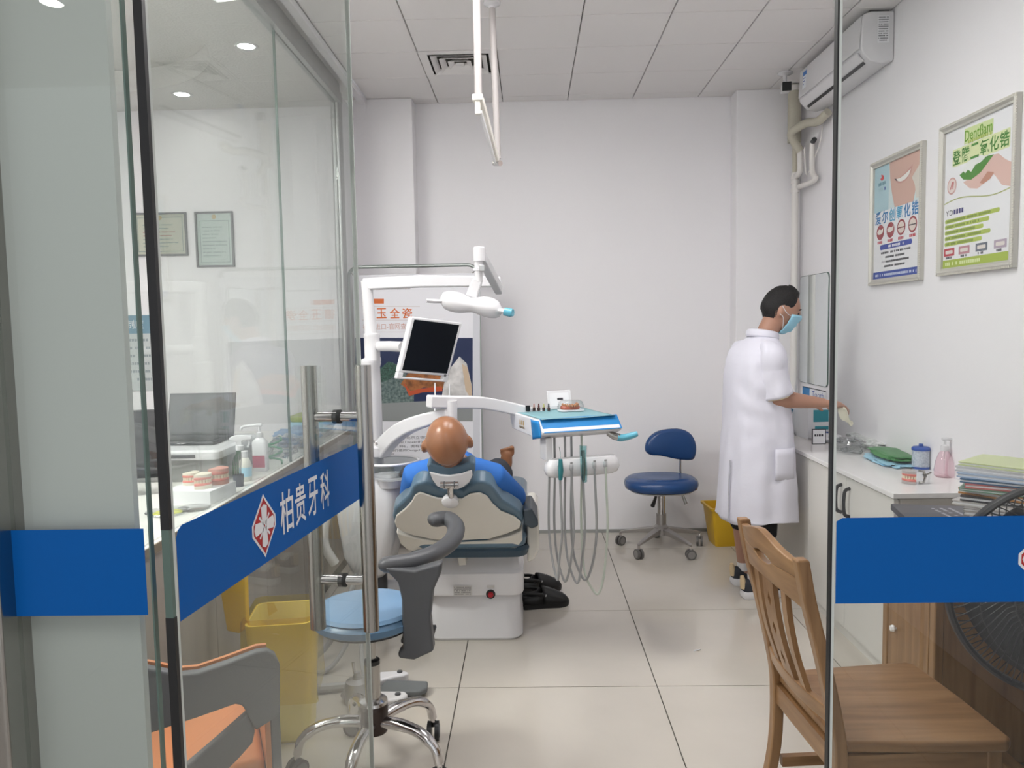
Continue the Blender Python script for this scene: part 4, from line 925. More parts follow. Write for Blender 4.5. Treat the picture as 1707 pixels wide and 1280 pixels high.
# instrument tray
at((.05, 3.10, 0), 20)
tz = 1.08
q = M(); q.prism([(0,1.022), (0,1.034), (.05,tz), (.40,tz), (.405,1.05), (.38,1.005), (.06,1.000)], 'x', 0, .36)
TR = q.o('instrument_tray', PLW, U_, bev=.010, seg=3)
q = M(); q.sheet(lambda s, r_: (.012+.336*s, .03+.37*r_, tz+.0025+.0015*sin(9*s+5*r_)), 14, 10); q.o('tray_mat', TEAL, TR, solid=.0015)
q = M(); q.prism([(-.0025,1.030), (.050,tz+.004), (.052,tz+.0025), (.0,1.030)], 'x', .01, .362); q.o('control_panel_wrap', BFILM, TR, sm=0)
nv = V((0, .05, .046)).normalized()
for (a0, a1, b0, b1, m_) in ((.05, .135, .022, .052, mat('panel_display', (.06,.33,.68), .2)), (.21,.235,.030,.040,INKB), (.24,.25,.03,.04,INKB), (.30,.315,.038,.046,INKB)):
    flat('panel_print', [(a0,b0), (a1,b0), (a1,b1), (a0,b1)], V((0,-.0030,1.030)), V((1,0,0)), nv, m_, TR, .0006)
q = M(); q.sheet(lambda s, r_: (-.003-.012*sin(pi*s)*r_, .0+.10*s+.02*r_, 1.012+.066*r_-.02*(1-r_)*s), 8, 6); q.o('corner_wrap', BFILM, TR, solid=.002)
c_ = V((-.0015, .24, 1.04)); uu = V((0,-1,0))
for k in range(3): flat('gold_mark', [(-.03+.022*k,-.003), (-.016+.022*k,-.003), (-.020+.022*k,.018), (-.026+.022*k,.018)], c_, uu, Z, mat('gold_ink', (.45,.30,.10), .4), TR, .0006)
flat('dark_strip', [(-.032,-.018), (.034,-.018), (.034,-.008), (-.032,-.008)], c_, uu, Z, mat('gold_dark', (.25,.2,.14), .4), TR, .0006)
q = M(); q.tube([(.31,.03,1.01), (.335,.02,.995), (.355,.012,.99)], [.012,.016,.016], 12); q.o('tray_handle_bracket', STEEL, TR)
q = M(); q.tube(spl([(.345,.012,.990), (.365,.008,.988), (.40,.004,.993), (.432,.0,1.002)], 3), [.015,.015,.016,.0155,.015,.015,.014,.014,.013,.012], 12); q.o('tray_handle_wrap', TFILM, TR)
q = M(); q.box(.028, .058, .03, .10, .91, 1.004); q.o('holder_post', PLW, TR, bev=.004)
q = M(); R = [[V((x, lerp(-.02, .05, (y+.035)/.07), z)) for x, y in rrect(.02-e, .345+e, -.035-e*.6, .035+e*.6, .03, 5)] for z, e in ((.843,-.02), (.852,-.004), (.872,.004), (.898,.0), (.917,-.012))]
q.loft(R); HO = q.o('instrument_holder', PLW, TR, sm=40)
tx = [.050, .083, .122, .160, .198]; hx = [.066, .118, .168, .222, .272]; zb = [.42, .40, .395, .395, .335]
for k in range(5):
    a, b = tx[k], hx[k]; m1 = .052+.02*(k % 2)
    P = spl([(a,m1,1.003), (a,m1,.86), (a-.006,m1,.64), (a-.004,m1-.02,zb[k]+.10), (lerp(a,b,.35),m1-.04,zb[k]+.012), (lerp(a,b,.65),m1-.055,zb[k]), (lerp(a,b,.95),-.01,zb[k]+.09), (b+.004,-.03,.62), (b,-.028,.80), (b,-.026,.875)], 5)
    M().tube(P, .0052, 8).o('hose', GHOSE if k < 4 else mat('pale_hose', (.45,.48,.42), .4), TR)
    M().lathe([(.007,.872), (.010,.876), (.010,.895), (.006,.9), (0,.9)], (b, -.018, 0), 12).o('socket', mat('socket_grey', (.42,.42,.43), .4), HO)
M().tube([(.066,-.03,.84), (.066,-.035,.88), (.066,-.033,.925)], [.008,.011,.008], 12).o('air_syringe', mat('syringe_teal', (.03,.18,.2), .35), TR)
M().tube([(.066,-.033,.925), (.066,-.03,.955), (.062,-.03,.975)], .0018, 6).o('syringe_tip', CHROME, TR)
M().tube([(.168,-.032,.83), (.168,-.036,.90), (.166,-.034,.955)], [.007,.008,.007], 10).o('handpiece', STEEL, TR)
q = M(); q.tube([(.170,-.036,.825), (.166,-.04,.87), (.164,-.038,.93), (.166,-.036,.975)], [.014,.019,.018,.020], 14, flat=.7); q.o('handpiece_bag', TEALP, TR)
for k in (1, 3, 4): flat('holder_lamp', rrect(hx[k]-.006, hx[k]+.006, .900, .907, .001), V((0,-.0235,0)), V((1,0,0)), Z, mat('led_grey', (.3,.3,.3), .4), HO, .001)
# things lying on the tray
TT = tz+.0065
for k, (a, cap, lab) in enumerate(((.06,INK,'squat black jar at the left end of the tray row'), (.086,pm(.5,.25,.22),'tiny pink-capped dropper bottle on the tray'), (.105,pm(.10,.02,.02),'tiny dark red dropper bottle on the tray'), (.125,pm(.55,.5,.2),'tiny yellow-capped dropper bottle on the tray'), (.145,INK,'tiny black dropper bottle at the right of the row'))):
    b_ = .33-.01*k; t = thing('dropper_bottle' if k else 'small_jar', lab, 'bottle', (a, b_, TT), 'small bottles on the tray')
    if k == 0: M().lathe([(0,0), (.010,0), (.010,.016), (.0105,.017), (.0105,.024), (0,.024)], (a, b_, TT), 16).o('jar', BLACK, t)
    else:
        M().lathe([(0,0), (.0065,0), (.0068,.012), (.004,.016), (0,.016)], (a, b_, TT), 14).o('bottle', mat('bottle_dark', (.03,.012,.01), .2), t)
        M().lathe([(.004,.016), (.0045,.017), (.0028,.032), (0,.032)], (a, b_, TT), 12).o('cap', cap, t)
t = thing('white_photo_frame', 'small white picture frame standing at the back of the tray', 'frame', (.245, .36, TT))
R_ = Mx.Rotation(rad(-14), 3, 'X'); 
for nm, a0, a1, y0, y1, z0, z1, m_ in (('frame', -.058,.058,0,.008,0,.085,PLW), ('card', -.046,.046,-.0012,0,.012,.073,PAPER)):
    q = M(); q.box(a0, a1, y0, y1, z0, z1); q.xf(Mx.Translation((.225,.345,TT)) @ R_.to_4x4()); q.o(nm, m_, t, bev=.002 if nm == 'frame' else 0)
q = M(); q.box(-.01, .01, .008, .03, 0, .004); q.xf(Mx.Translation((.225,.345,TT))); q.o('strut', PLW, t)
q = M(); q.box(-.012, .016, -.0022, -.0013, .040, .050); q.xf(Mx.Translation((.225,.345,TT)) @ R_.to_4x4()); q.o('card_print', INK, t, sm=0)
CT0 = CT.copy()
at(tuple(CT0 @ V((.235, .25, TT))), 200)
t = thing('denture_case', 'clear plastic case holding red dentures on the tray', 'denture', (0,0,0))
q = M(); q.loft([[V((x, y, z)) for x, y in rrect(-.055,.055,-.035,.035,.015,4)] for z in (0,.006)]); q.o('case_base', PAPER, t)
q = M(); q.tube([V((.036*cos(rad(-10+200*i/16)), .030*sin(rad(-10+200*i/16))-.008, .014)) for i in range(17)], .010, 8); q.o('gum', mat('gum_red', (.45,.09,.04), .3), t)
q = M(); tooth_arch(q, (0,-.008,.0), .034, .026, .008, 12); q.o('teeth', mat('tooth_amber', (.5,.22,.1), .25), t)
q = M(); q.loft([[V((x, y, z)) for x, y in rrect(-.054-e,.054+e,-.034-e,.034+e,.015,4)] for z, e in ((.0065,0), (.02,.001), (.040,-.004), (.046,-.012))], False, True); q.o('case_lid', CLEARP, t, sm=40)
at()
# cords from the monitor
for a, b in (((725,638), (724,700)), ((749,640), (749,692))):
    p, q_ = D(*a, 3.40), D(*b, 3.34); M().tube(spl([p, lerp(p, q_, .5)+V((0,.01,-.01)), q_], 5), .0028, 8).o('cord', PLW, U_)
M().box(-.010,.010,-.006,.006,-.018,.018).xf(Mx.Translation(D(749,690,3.335))).o('cord_clip', PLW, U_, bev=.003)
# ================================================================ ceiling arm
t = thing('ceiling_mounted_boom', 'white folding arm hanging on two tubes from the ceiling', 'arm', (-.14, 3.6, CEIL))
BOOM = mat('boom_offwhite', (.40,.37,.36), .4); fl_ = G(820,3,CEIL); f2 = D(829.5,262,3.69)
M().lathe([(.04,0), (.04,-.012), (.018,-.022), (.016,-.03)], V((fl_.x, fl_.y, CEIL)), 22).o('ceiling_flange', PLW, t)
M().tube([V((fl_.x, fl_.y, CEIL-.02)), V((f2.x, fl_.y, f2.z))], .0155, 16).o('tube', BOOM, t)
b1 = D(797.5,158,3.42)
M().lathe([(.04,0), (.04,-.012), (.018,-.022), (.016,-.03)], V((b1.x, b1.y, CEIL)), 22).o('ceiling_flange', PLW, t)
M().tube([V((b1.x, b1.y, CEIL-.02)), b1], .0165, 16).o('tube', BOOM, t)
M().box(-.026,.020,-.02,.02,-.028,.0).xf(Mx.Translation(b1)).o('bracket', PLC, t, bev=.004)
M().box(-.016,.008,-.012,.012,-.085,-.02).xf(Mx.Translation(b1)).o('bracket_tongue', PLC, t, bev=.004)
s0, s1 = b1+V((.012,0,-.02)), D(829,268,3.66)
beam('linkage', [s0, lerp(s0, s1, .5), s1], .010, .014, PLC, t, .003)
s0, s1 = D(801,186,3.42), D(826,272,3.66); beam('linkage', [s0, lerp(s0, s1, .5), s1], .006, .008, PLW, t, .002)
M().tube([D(824,272,3.68), D(834,272,3.64)], .013, 12).o('pin', CHROME, t)
# ================================================================ stools
at()
def caster(par, c, ang, r, m_w, hood=PLG):
    c = V(c); d = V((cos(ang), sin(ang), 0)); s_ = V((-d.y, d.x, 0))
    k = M().tube([c+V((0,0,r*2+.02)), c+V((0,0,r*1.5))], r*.28, 8).o('caster', CHROME, par)
    for sg in (-1, 1):
        q = M(); q.tube([c+V((0,0,r))+s_*sg*r*.18, c+V((0,0,r))+s_*sg*r*.62], r, 18); q.o('wheel', m_w, k)
        q = M(); q.tube([c+V((0,0,r))+s_*sg*r*.63, c+V((0,0,r))+s_*sg*r*.68], r*.72, 16); q.o('wheel_cap', hood, k)
hx_, hy_ = D(623,1190,2.45).x, 2.45
t = thing('assistant_stool', 'round light blue stool with curved grey arm support and chrome star base', 'stool', (hx_, hy_, 0))
for k in range(5):
    a = rad(47-72*k); d = V((cos(a), sin(a), 0)); o_ = V((hx_, hy_, 0))
    M().tube(spl([o_+d*.03+V((0,0,.17)), o_+d*.10+V((0,0,.178)), o_+d*.18+V((0,0,.168)), o_+d*.235+V((0,0,.130)), o_+d*.25+V((0,0,.082))], 5), [.022]*7+[.020]*7+[.017]*7, 14, flat=.85).o('base_leg', CHROME, t)
    caster(t, o_+d*.252, a+.8, .033, BLACK)
M().lathe([(.0,.135), (.044,.135), (.048,.15), (.048,.215), (.046,.225), (.042,.23), (0,.23)], (hx_, hy_, 0), 28).o('base_hub', mat('hub_dark', (.05,.035,.03), .3, .5), t)
M().lathe([(.042,.228), (.048,.232), (.046,.242), (.028,.246)], (hx_, hy_, 0), 28).o('hub_collar', CHROME, t)
M().tube([(hx_, hy_, .24), (hx_, hy_, .365)], .0255, 24).o('outer_column', STEEL, t)
M().lathe([(.015,.365), (.026,.365), (.026,.378), (.021,.382), (.015,.382)], (hx_, hy_, 0), 24).o('column_cap', BLACK, t)
M().tube([(hx_, hy_, .38), (hx_, hy_, .495)], .014, 20).o('gas_rod', STEEL, t)
sx_ = hx_-.012; SZ = Mx.Translation((0,0,.022))
M().lathe([(0,.462), (.10,.462), (.15,.474), (.155,.482), (0,.482)], (sx_, hy_, 0), 36).xf(SZ).o('seat_plate', BLACK, t)
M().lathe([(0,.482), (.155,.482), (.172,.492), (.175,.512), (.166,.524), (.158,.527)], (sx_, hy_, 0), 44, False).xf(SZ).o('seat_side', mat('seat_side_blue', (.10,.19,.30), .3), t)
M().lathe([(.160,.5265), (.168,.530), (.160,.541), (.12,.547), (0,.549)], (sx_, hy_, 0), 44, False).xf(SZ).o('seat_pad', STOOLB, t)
q = M(); P = [(640,946), (690,951), (737,938), (734,958), (722,985), (717,1030), (723,1086), (690,1101), (664,1098), (663,1087), (671,1082), (669,1000), (663,972), (648,957)]
q.loft([[D(a, b, 2.34) for a, b in P], [D(a, b, 2.34)+V((0,.05,0)) for a, b in P]]); q.o('arm_bracket', PLG, t, bev=.010, seg=3)
M().box(-.42, -.32, 2.36, 2.48, .470, .484).o('bracket_plate', BLACK, t, bev=.004)
P = spl([G(646,941,.722), G(690,934,.724), G(728,920,.73), G(754,900,.735), G(760,878,.74), G(746,864,.745), G(726,866,.75)], 6)
M().tube(P, [.030]*6+[.032]*25+[.031]*6, 16, dome=True, flat=.85).o('arm_pad', PLG, t)
# dentist stool by the back wall
bxs, bys = .845, 4.93
t = thing('dentist_stool', 'navy blue saddle stool with half-moon backrest near the back wall', 'stool', (bxs, bys, 0))
for k in range(5):
    a = rad(-58-72*k); d = V((cos(a), sin(a), 0)); o_ = V((bxs, bys, 0)); s_ = V((-d.y, d.x, 0))
    q = M(); R = []
    for f, w_, h_, z in ((.04,.026,.028,.135), (.14,.020,.020,.12), (.25,.014,.012,.098), (.275,.012,.010,.09)): c_ = o_+d*f+V((0,0,z)); R.append([c_+s_*w_+Z*h_*.4, c_-s_*w_+Z*h_*.4, c_-s_*w_*.7-Z*h_, c_+s_*w_*.7-Z*h_])
    q.loft(R); q.o('base_leg', mat('cast_aluminium', (.40,.38,.37), .35, .85), t, bev=.004)
    caster(t, o_+d*.272, a+1.1, .032, mat('caster_grey', (.12,.115,.11), .5), mat('caster_cap', (.25,.24,.23), .4))
M().lathe([(0,.10), (.045,.10), (.048,.15), (.032,.165), (.032,.235), (0,.235)], (bxs, bys, 0), 24).o('column_socket', MATS['cast_aluminium'], t)
M().tube([(bxs, bys, .16), (bxs, bys, .375)], .026, 18).o('column', CHROME, t)
M().box(bxs-.10, bxs+.13, bys-.07, bys+.07, .368, .385).o('mechanism', BLACK, t, bev=.006)
M().tube([(bxs-.04, bys-.06, .37), (bxs-.07, bys-.14, .335), (bxs-.08, bys-.16, .325)], [.008,.012,.014], 10).o('lever', BLACK, t)
M().tube([(bxs+.13, bys-.05, .365), (bxs+.15, bys-.06, .31)], [.008,.012], 10).o('lever', STEEL, t)
R = [[V((p.x, p.y, p.z)) for p in ring(bxs, bys, z, r*1.02, r*.92, 2.4, 36)] for r, z in ((.13,.385), (.19,.388), (.205,.398))]
q = M(); q.loft(R); q.o('seat_pan', PLW, t)
R = [ring(bxs, bys, z, r*1.04, r*.92, 2.3, 40) for r, z in ((.20,.398), (.222,.41), (.228,.435), (.222,.458), (.20,.474), (.15,.482), (.08,.478), (.02,.476))]
q = M(); q.loft(R); q.o('seat_pad', NAVY, t, sm=60)
P = spl([D(a, b, 5.06) for a, b in ((1074,748), (1078,732), (1092,720), (1112,715), (1136,715), (1152,724), (1159,742), (1157,760), (1150,766), (1128,765), (1100,759), (1082,757))], 3, True)
cP = sum(P, V())/len(P); R = []
for f, k in ((-.030,.80), (-.026,.92), (-.012,.99), (.006,1.0), (.020,.98), (.026,.90)): R.append([cP+(p-cP)*k+V((0, f+.9*((p.x-cP.x)**2)*-1, 0)) for p in P])
q = M(); q.loft(R); q.o('backrest', NAVY, t, sm=60)
M().tube(spl([D(1134,764,5.07), D(1134,785,5.10), (bxs+.17, 5.10, .43), (bxs+.12, 5.05, .39), (bxs+.05, 5.0, .378)], 4), .013, 12, flat=.6).o('back_bracket', CHROME, t)
# ================================================================ bins
def rloft(c, lst, r=.03, rz=0):
    Rz = Mx.Rotation(rad(rz), 3, 'Z'); c = V(c); out = []
    for z, hx0, hy0 in lst: out.append([c+Rz @ V((x, y, 0))+V((0,0,z)) for x, y in rrect(-hx0, hx0, -hy0, hy0, r, 4)])
    return out
bc = V((1.285, 5.05, 0))
t = thing('square_waste_bin', 'small open yellow square bin by the back wall', 'bin', bc)
q = M(); q.loft(rloft(bc, ((0,.082,.082), (.008,.086,.086), (.245,.115,.115), (.25,.128,.128), (.262,.128,.128), (.262,.112,.112), (.24,.108,.108), (.012,.082,.082)), .02, 4)); q.o('bin_body', YEL, t, sm=30)
q = M(); q.loft(rloft(bc, ((.10,.09,.09), (.20,.098,.098), (.225,.05,.04)), .02, 4)); q.o('waste', mat('waste_red', (.30,.03,.03), .6), t)
yc = V((-.905, 2.70, 0))
t = thing('pedal_waste_bin', 'tall yellow bin with open lid and yellow liner bag beside the counter', 'bin', yc)
q = M(); q.loft(rloft(yc, ((0,.085,.085), (.01,.092,.092), (.43,.115,.120), (.445,.115,.120), (.445,.108,.113), (.012,.084,.084)), .03, 8)); q.o('bin_body', mat('bin_yellow', (.74,.60,.16), .4), t, sm=30)
def bagring(z, hx0, hy0, amp, sd): 
    Rz = Mx.Rotation(rad(8), 3, 'Z'); return [yc+Rz @ V((x*(1+amp*noise.noise(V((x*22+sd, y*22, z*9)))), y*(1+amp*noise.noise(V((x*22, y*22+sd, z*9)))), 0))+V((0,0,z+amp*.06*noise.noise(V((x*14, y*14, sd))))) for x, y in rrect(-hx0, hx0, -hy0, hy0, .03, 10)]
q = M(); q.loft([bagring(.10,.085,.088,.03,1), bagring(.30,.100,.104,.03,2), bagring(.455,.111,.115,.02,3), bagring(.468,.118,.123,.03,4), bagring(.455,.127,.131,.04,5), bagring(.36,.128,.132,.07,6), bagring(.24,.124,.128,.11,7), bagring(.16,.126,.13,.15,8)], True, False); q.o('liner_bag', YELB, t, sm=60)
q = M(); q.add([D(363,966,2.66), D(409,955,2.63), D(412,1045,2.60), D(397,1056,2.59), D(378,1052,2.63)], [(0,1,2,3,4)]); q.o('lid', YEL, t, solid=.018, bev=.006)
# ================================================================ black clogs
def clog(c, rz, lab):
    global CT
    CT = Mx.Translation(V(c)) @ Mx.Rotation(rad(rz), 4, 'Z') @ Mx.Scale(.93, 4); CLG = mat('clog_black', (.010,.010,.011), .45); t = thing('clog', lab, 'shoe', (0,0,0), 'black clogs')
    prof = [(-.135,.030), (-.125,.040), (-.09,.043), (-.04,.040), (.02,.046), (.07,.052), (.105,.046), (.125,.032), (.137,.012)]
    P = [(x, w_) for x, w_ in prof]+[(x, -w_) for x, w_ in prof[::-1]]
    q = M(); q.loft([[V((x*.97, y*.95, 0)) for x, y in P], [V((x, y, .008)) for x, y in P], [V((x*1.01, y*1.03, .030)) for x, y in P]]); q.o('sole', CLG, t, sm=40)
    q = M(); R = []
    for x, w_, h_ in ((-.02,.043,.118), (.0,.047,.115), (.03,.051,.104), (.065,.053,.088), (.10,.048,.070), (.122,.036,.054), (.134,.017,.038)):
        R.append([V((x, w_*cos(pi*j/14), .026+(h_-.026)*sin(pi*j/14)**.75)) for j in range(15)])
    q.loft(R, False, True, closed=False); q.o('upper', CLG, t, solid=.005)
    q = M(); R = []
    for x, w_, h_ in ((-.134,.022,.074), (-.125,.038,.078), (-.09,.044,.074), (-.05,.045,.074), (-.02,.044,.095)): R.append([V((x, w_, .026)), V((x, w_*1.02, h_))])
    q.loft(R, False, False, closed=False); q.v += [V((p.x, -p.y, p.z)) for p in q.v]; n_ = len(q.v)//2; q.f += [tuple(i+n_ for i in f) for f in q.f]
    q.add([V((-.134,.022,.026)), V((-.134,.022,.074)), V((-.138,0,.076)), V((-.138,0,.026)), V((-.134,-.022,.074)), V((-.134,-.022,.026))], [(0,1,2,3), (3,2,4,5)])
    q.o('heel_wall', CLG, t, solid=.005)
    M().tube(spl([(-.01,.049,.078), (-.05,.051,.090), (-.11,.040,.098), (-.138,0,.100), (-.11,-.040,.098), (-.05,-.051,.090), (-.01,-.049,.078)], 4), .004, 8, flat=2.4).o('strap', CLG, t)
    for s in (1, -1): M().ell((-.008, s*.050, .078), (.007,.003,.007), 10).o('rivet', mat('rivet_grey', (.45,.45,.46), .4), t)
    for a, b in ((.045,.0), (.07,.018), (.07,-.018), (.09,.0), (.05,.03), (.05,-.03), (.105,.02), (.105,-.02)):
        z_ = .026+(lerp(.104,.056,(a-.03)/.09)-.026)*max(.05, 1-(b/.05)**2)**.4; M().ell((a, b, z_+.001), (.0055,.005,.002), 8).o('vent_hole', BLACKR, t)
    CT = Mx.Identity(4)
a = G(893,1016); clog((a.x+.05, a.y+.05, 0), 12, 'nearer black clog on the floor beside the dental chair base')
a = G(885,1000); clog((a.x+.05, a.y+.13, 0), 22, 'farther black clog, behind its twin beside the dental chair')
# ================================================================ foot control
fp = G(645,1175)
t = thing('foot_control', 'white and grey foot control pedal on the floor behind the stool', 'foot pedal', (fp.x, fp.y, 0))
q = M(); P = [(-.14,-.06), (-.06,-.08), (.07,-.03), (.085,.0), (.07,.025), (-.06,.03), (-.14,.0)]
q.loft([[V((fp.x+a, fp.y+b, z)) for a, b in P] for z in (.006,.045)]); q.o('pedal_base', PLW, t, bev=.010, seg=3)
q = M(); P = [(-.14,.06), (.0,.15), (.05,.17), (.06,.19), (.03,.21), (-.06,.20), (-.14,.12)]
q.loft([[V((fp.x+a, fp.y+b, z)) for a, b in P] for z in (.006,.045)]); q.o('pedal_wing', PLW, t, bev=.010, seg=3)
q = M(); P = [(-.05,.035), (.125,.04), (.15,.07), (.145,.13), (-.03,.145)]
q.loft([[V((fp.x+a, fp.y+b, z)) for a, b in P] for z in (.012,.036)]); q.o('foot_plate', mat('pedal_grey', (.15,.16,.165), .5), t, bev=.008)
M().lathe([(0,.0), (.05,0), (.052,.06), (.045,.085), (.02,.095), (.012,.12), (0,.12)], (fp.x-.12, fp.y+.03, 0), 26).o('pedal_hub', mat('pedal_steel', (.35,.35,.35), .35, .7), t)
M().tube([(fp.x-.13, fp.y+.03, .11), (fp.x-.135, fp.y+.03, .16)], .006, 8).o('stem', STEEL, t)
for a, b in ((.045,-.005), (.02,.19)): M().lathe([(0,.044), (.012,.044), (.011,.050), (0,.051)], (fp.x+a, fp.y+b, 0), 14).o('foot_button', PLG, t)
# hoses on the floor from the unit
t = thing('floor_hose_bundle', 'grey supply hoses running over the floor from the dental unit', 'hoses', (-.85, 3.2, 0))
for k, P in enumerate(([(-.74,3.42,.35), (-.78,3.30,.18), (-.86,3.18,.03), (-.98,3.12,.014), (-1.08,3.2,.014)], [(-.76,3.42,.32), (-.74,3.2,.10), (-.70,3.04,.014), (fp.x-.17,fp.y+.07,.03)], [(-.80,3.42,.35), (-.88,3.32,.12), (-.98,3.28,.014), (-1.1,3.36,.014)], [(-1.1,3.02,.022), (-.92,2.98,.022), (-.74,3.0,.022), (fp.x-.17,fp.y+.02,.03)])):
    M().tube(spl(P, 7), (.010,.009,.012,.018)[k], 8).o('hose', GHOSE, t)
M().tube(spl([(-.88,3.46,.72), (-.93,3.42,.62), (-.94,3.40,.50), (-.90,3.42,.40)], 5), .022, 10).o('suction_hose', mat('hose_pale', (.6,.59,.58), .4), t)
# paper scrap
p = G(1163,1085); q = M(); q.add([p+V((-.02,-.006,.001)), p+V((.018,.006,.006)), p+V((.012,.016,.002)), p+V((-.014,.010,.0015))], [(0,1,2,3)]); tag(q.o('paper_scrap', PAPER, None, solid=.0006), 'tiny torn scrap of white paper on the floor tiles', 'paper')
# ================================================================ banner stand
BYY = 4.97
t = thing('banner_stand', 'tall white dental banner in a rounded metal stand behind the unit', 'banner', (-.72, BYY, 0))
b0, b1 = D(588,700,BYY).x, D(802,700,BYY).x; zt = D(690,443,BYY).z
P = [(b0, BYY+.012, .02), (b0, BYY+.012, zt-.07)]+[(b0+.07-.07*cos(rad(a)), BYY+.012, zt-.07+.07*sin(rad(a))) for a in range(15, 91, 15)]+[(b1-.07+.07*sin(rad(a)), BYY+.012, zt-.07+.07*cos(rad(a))) for a in range(0, 91, 15)]+[(b1, BYY+.012, .02)]
M().tube(P, .011, 12).o('frame_tube', mat('frame_green_grey', (.42,.46,.44), .3, .7), t)
for x, s in ((b0+.05, 1), (b1-.05, -1)): M().tube([(x-s*.03, BYY+.010, zt-.035), (x+s*.0, BYY+.004, zt-.075)], .004, 6).o('frame_clip', STEEL, t)
for x in (b0, b1): M().box(x-.02, x+.02, BYY-.10, BYY+.16, 0, .022).o('foot', ALU, t, bev=.004)
s0, s1 = D(592,600,BYY).x, D(800,600,BYY).x; sz1 = D(690,457,BYY).z
bx(s0, s1, BYY-.001, BYY+.001, .06, sz1).o('banner_sheet', mat('banner_white', (.76,.75,.79), .5), t, sm=0)
c = V((0, BYY-.001, 0)); u = V((1,0,0))
def bp(pts): return [(D(a, b, BYY).x, D(a, b, BYY).z) for a, b in pts]
def bf(nm, pts, m_, off=.0005): return flat(nm, bp(pts)[::-1], c, u, Z, m_, t, off)
OR = pm(.62,.14,.03)
def btext(s, px, py_, h, w_, m_, bold=.0): p = D(px, py_, BYY); text('lettering', s, (p.x, BYY-.001, p.z), u, Z, h*BYY/1280, m_, t, w=w_*BYY/1280, bold=bold)
bf('orange_tag', [(605,498), (640,498), (640,506), (605,506)], OR)
for y_ in (510.5, 533, 553): bf('rule_line', [(604,y_), (700,y_), (700,y_+.7), (604,y_+.7)], pm(.55,.45,.42))
for ch, px in zip('德玉全瓷', (614, 636, 658, 679)): btext(ch, px, 522, 17, 17, OR, .014)
btext('德国进口-官网查询', 646, 544, 10, 82, pm(.55,.30,.24))
btext('品质至臻', 712, 476, 4, 38, INK); p = D(627,482,BYY); dashes('fine_print', p.x, D(684,482,BYY).x, p.z, .010, c, u, Z, pm(.4,.4,.42), t, .0008)
bf('navy_field', [(592,563), (788,563), (788,700), (592,700)], pm(.012,.022,.075))
bf('foam_rock', [(628,700), (626,640), (640,612), (655,604), (672,615), (690,640), (690,668), (700,700)], mat('rock_speckle', (.20,.25,.24), .7, noise_s=60, noise_a=.7, col2=(.03,.06,.06)), .0009)
bf('dark_tree', [(628,640), (634,614), (648,602), (660,608), (664,622), (650,632)], mat('tree_speckle', (.04,.09,.07), .7, noise_s=90, noise_a=.6), .0011)
bf('brown_cliff', [(668,640), (680,622), (720,618), (742,628), (740,648), (706,646), (690,652), (680,650)], mat('cliff_print', (.28,.10,.03), .6, noise_s=25, noise_a=.5), .0012)
bf('red_edge', [(672,636), (684,652), (700,648), (736,644), (738,652), (704,654), (682,660)], pm(.45,.07,.02), .0014)
bf('white_drapery', [(732,690), (740,640), (752,612), (766,594), (778,606), (786,640), (787,690)], mat('drape_print', (.58,.56,.55), .6, noise_s=14, noise_a=.35), .0013)
bf('tan_drapery', [(770,606), (779,612), (786,644), (787,668), (776,650)], pm(.55,.42,.30), .0016)
bf('grey_sea', [(592,676), (640,672), (720,668), (788,676), (788,702), (592,702)], pm(.25,.26,.26), .0016)
bf('side_strip', [(789,470), (800,470), (800,900), (789,900)], pm(.60,.60,.64), .0006)
for s, px, py_, w_ in (('北京立德医疗', 700, 729, 46), ('Dental Direkt的第一只', 690, 736.5, 78), ('成立1996，拥有陶瓷品牌', 688, 743.5, 84), ('及高端价值的Design2，冠桥产品', 686, 750.5, 100), ('优选择', 648, 758, 20)): btext(s, px, py_, 5, w_, INK)
# ================================================================ reception counter and what stands on it
at()
KZ = .825
t = thing('reception_counter', 'long reception counter with grey wood-grain panels and white top', 'counter', (-1.5, 3.2, 0))
bx(-1.98, -1.148, 1.62, 4.85, KZ-.025, KZ).o('counter_top', mat('counter_white', (.72,.70,.66), .3), t, sm=0)
bx(-1.148, -1.142, 1.62, 4.85, KZ-.027, KZ+.001).o('edge_band', mat('edge_brown', (.22,.18,.13), .4), t, sm=0)
ys_ = [1.62+.54*k for k in range(6)]+[4.85]
for a, b in zip(ys_, ys_[1:]): bx(-1.17, -1.15, a+.0015, b-.0015, .06, KZ-.027).o('front_panel', GWOODP, t, sm=0)
bx(-1.95, -1.175, 1.62, 4.85, 0, KZ-.026).o('carcass', GWOODP, t, sm=0)
bx(-1.165, -1.155, 1.62, 4.85, 0, .06).o('plinth', mat('plinth_dark', (.08,.075,.07), .5), t, sm=0)
# printer + laptop
t = thing('printer', 'white and grey desktop printer under the laptop', 'printer', (-1.46, 3.5, KZ))
R = [[V((x, y, z)) for x, y in rrect(-1.76-e, -1.33+e, 3.22-e, 3.72+e, .03, 4)] for z, e in ((KZ+.001,-.01), (KZ+.02,0), (KZ+.10,0))]
q = M(); q.loft(R); q.o('lower_body', mat('printer_grey', (.33,.33,.33), .5), t, sm=30)
R = [[V((x, y, z)) for x, y in rrect(-1.76-e, -1.33+e, 3.20-e, 3.72+e, .03, 4)] for z, e in ((KZ+.10,.004), (KZ+.13,.004), (KZ+.14,-.008))]
q = M(); q.loft(R); q.o('upper_body', PLW, t, sm=30)
q = M(); q.loft([[V((x, y, z)) for x, y in rrect(-1.68, -1.42, 3.194, 3.20, .002, 2)] for z in (KZ+.108, KZ+.122)]); q.o('slot', PLG, t)
lz = KZ+.142
t = thing('laptop', 'open dark grey laptop standing on the printer', 'laptop', (-1.54, 3.6, lz))
q = M(); q.box(-1.72, -1.40, 3.34, 3.58, lz, lz+.014); q.o('keyboard_base', mat('laptop_dark', (.06,.062,.068), .45), t, bev=.004)
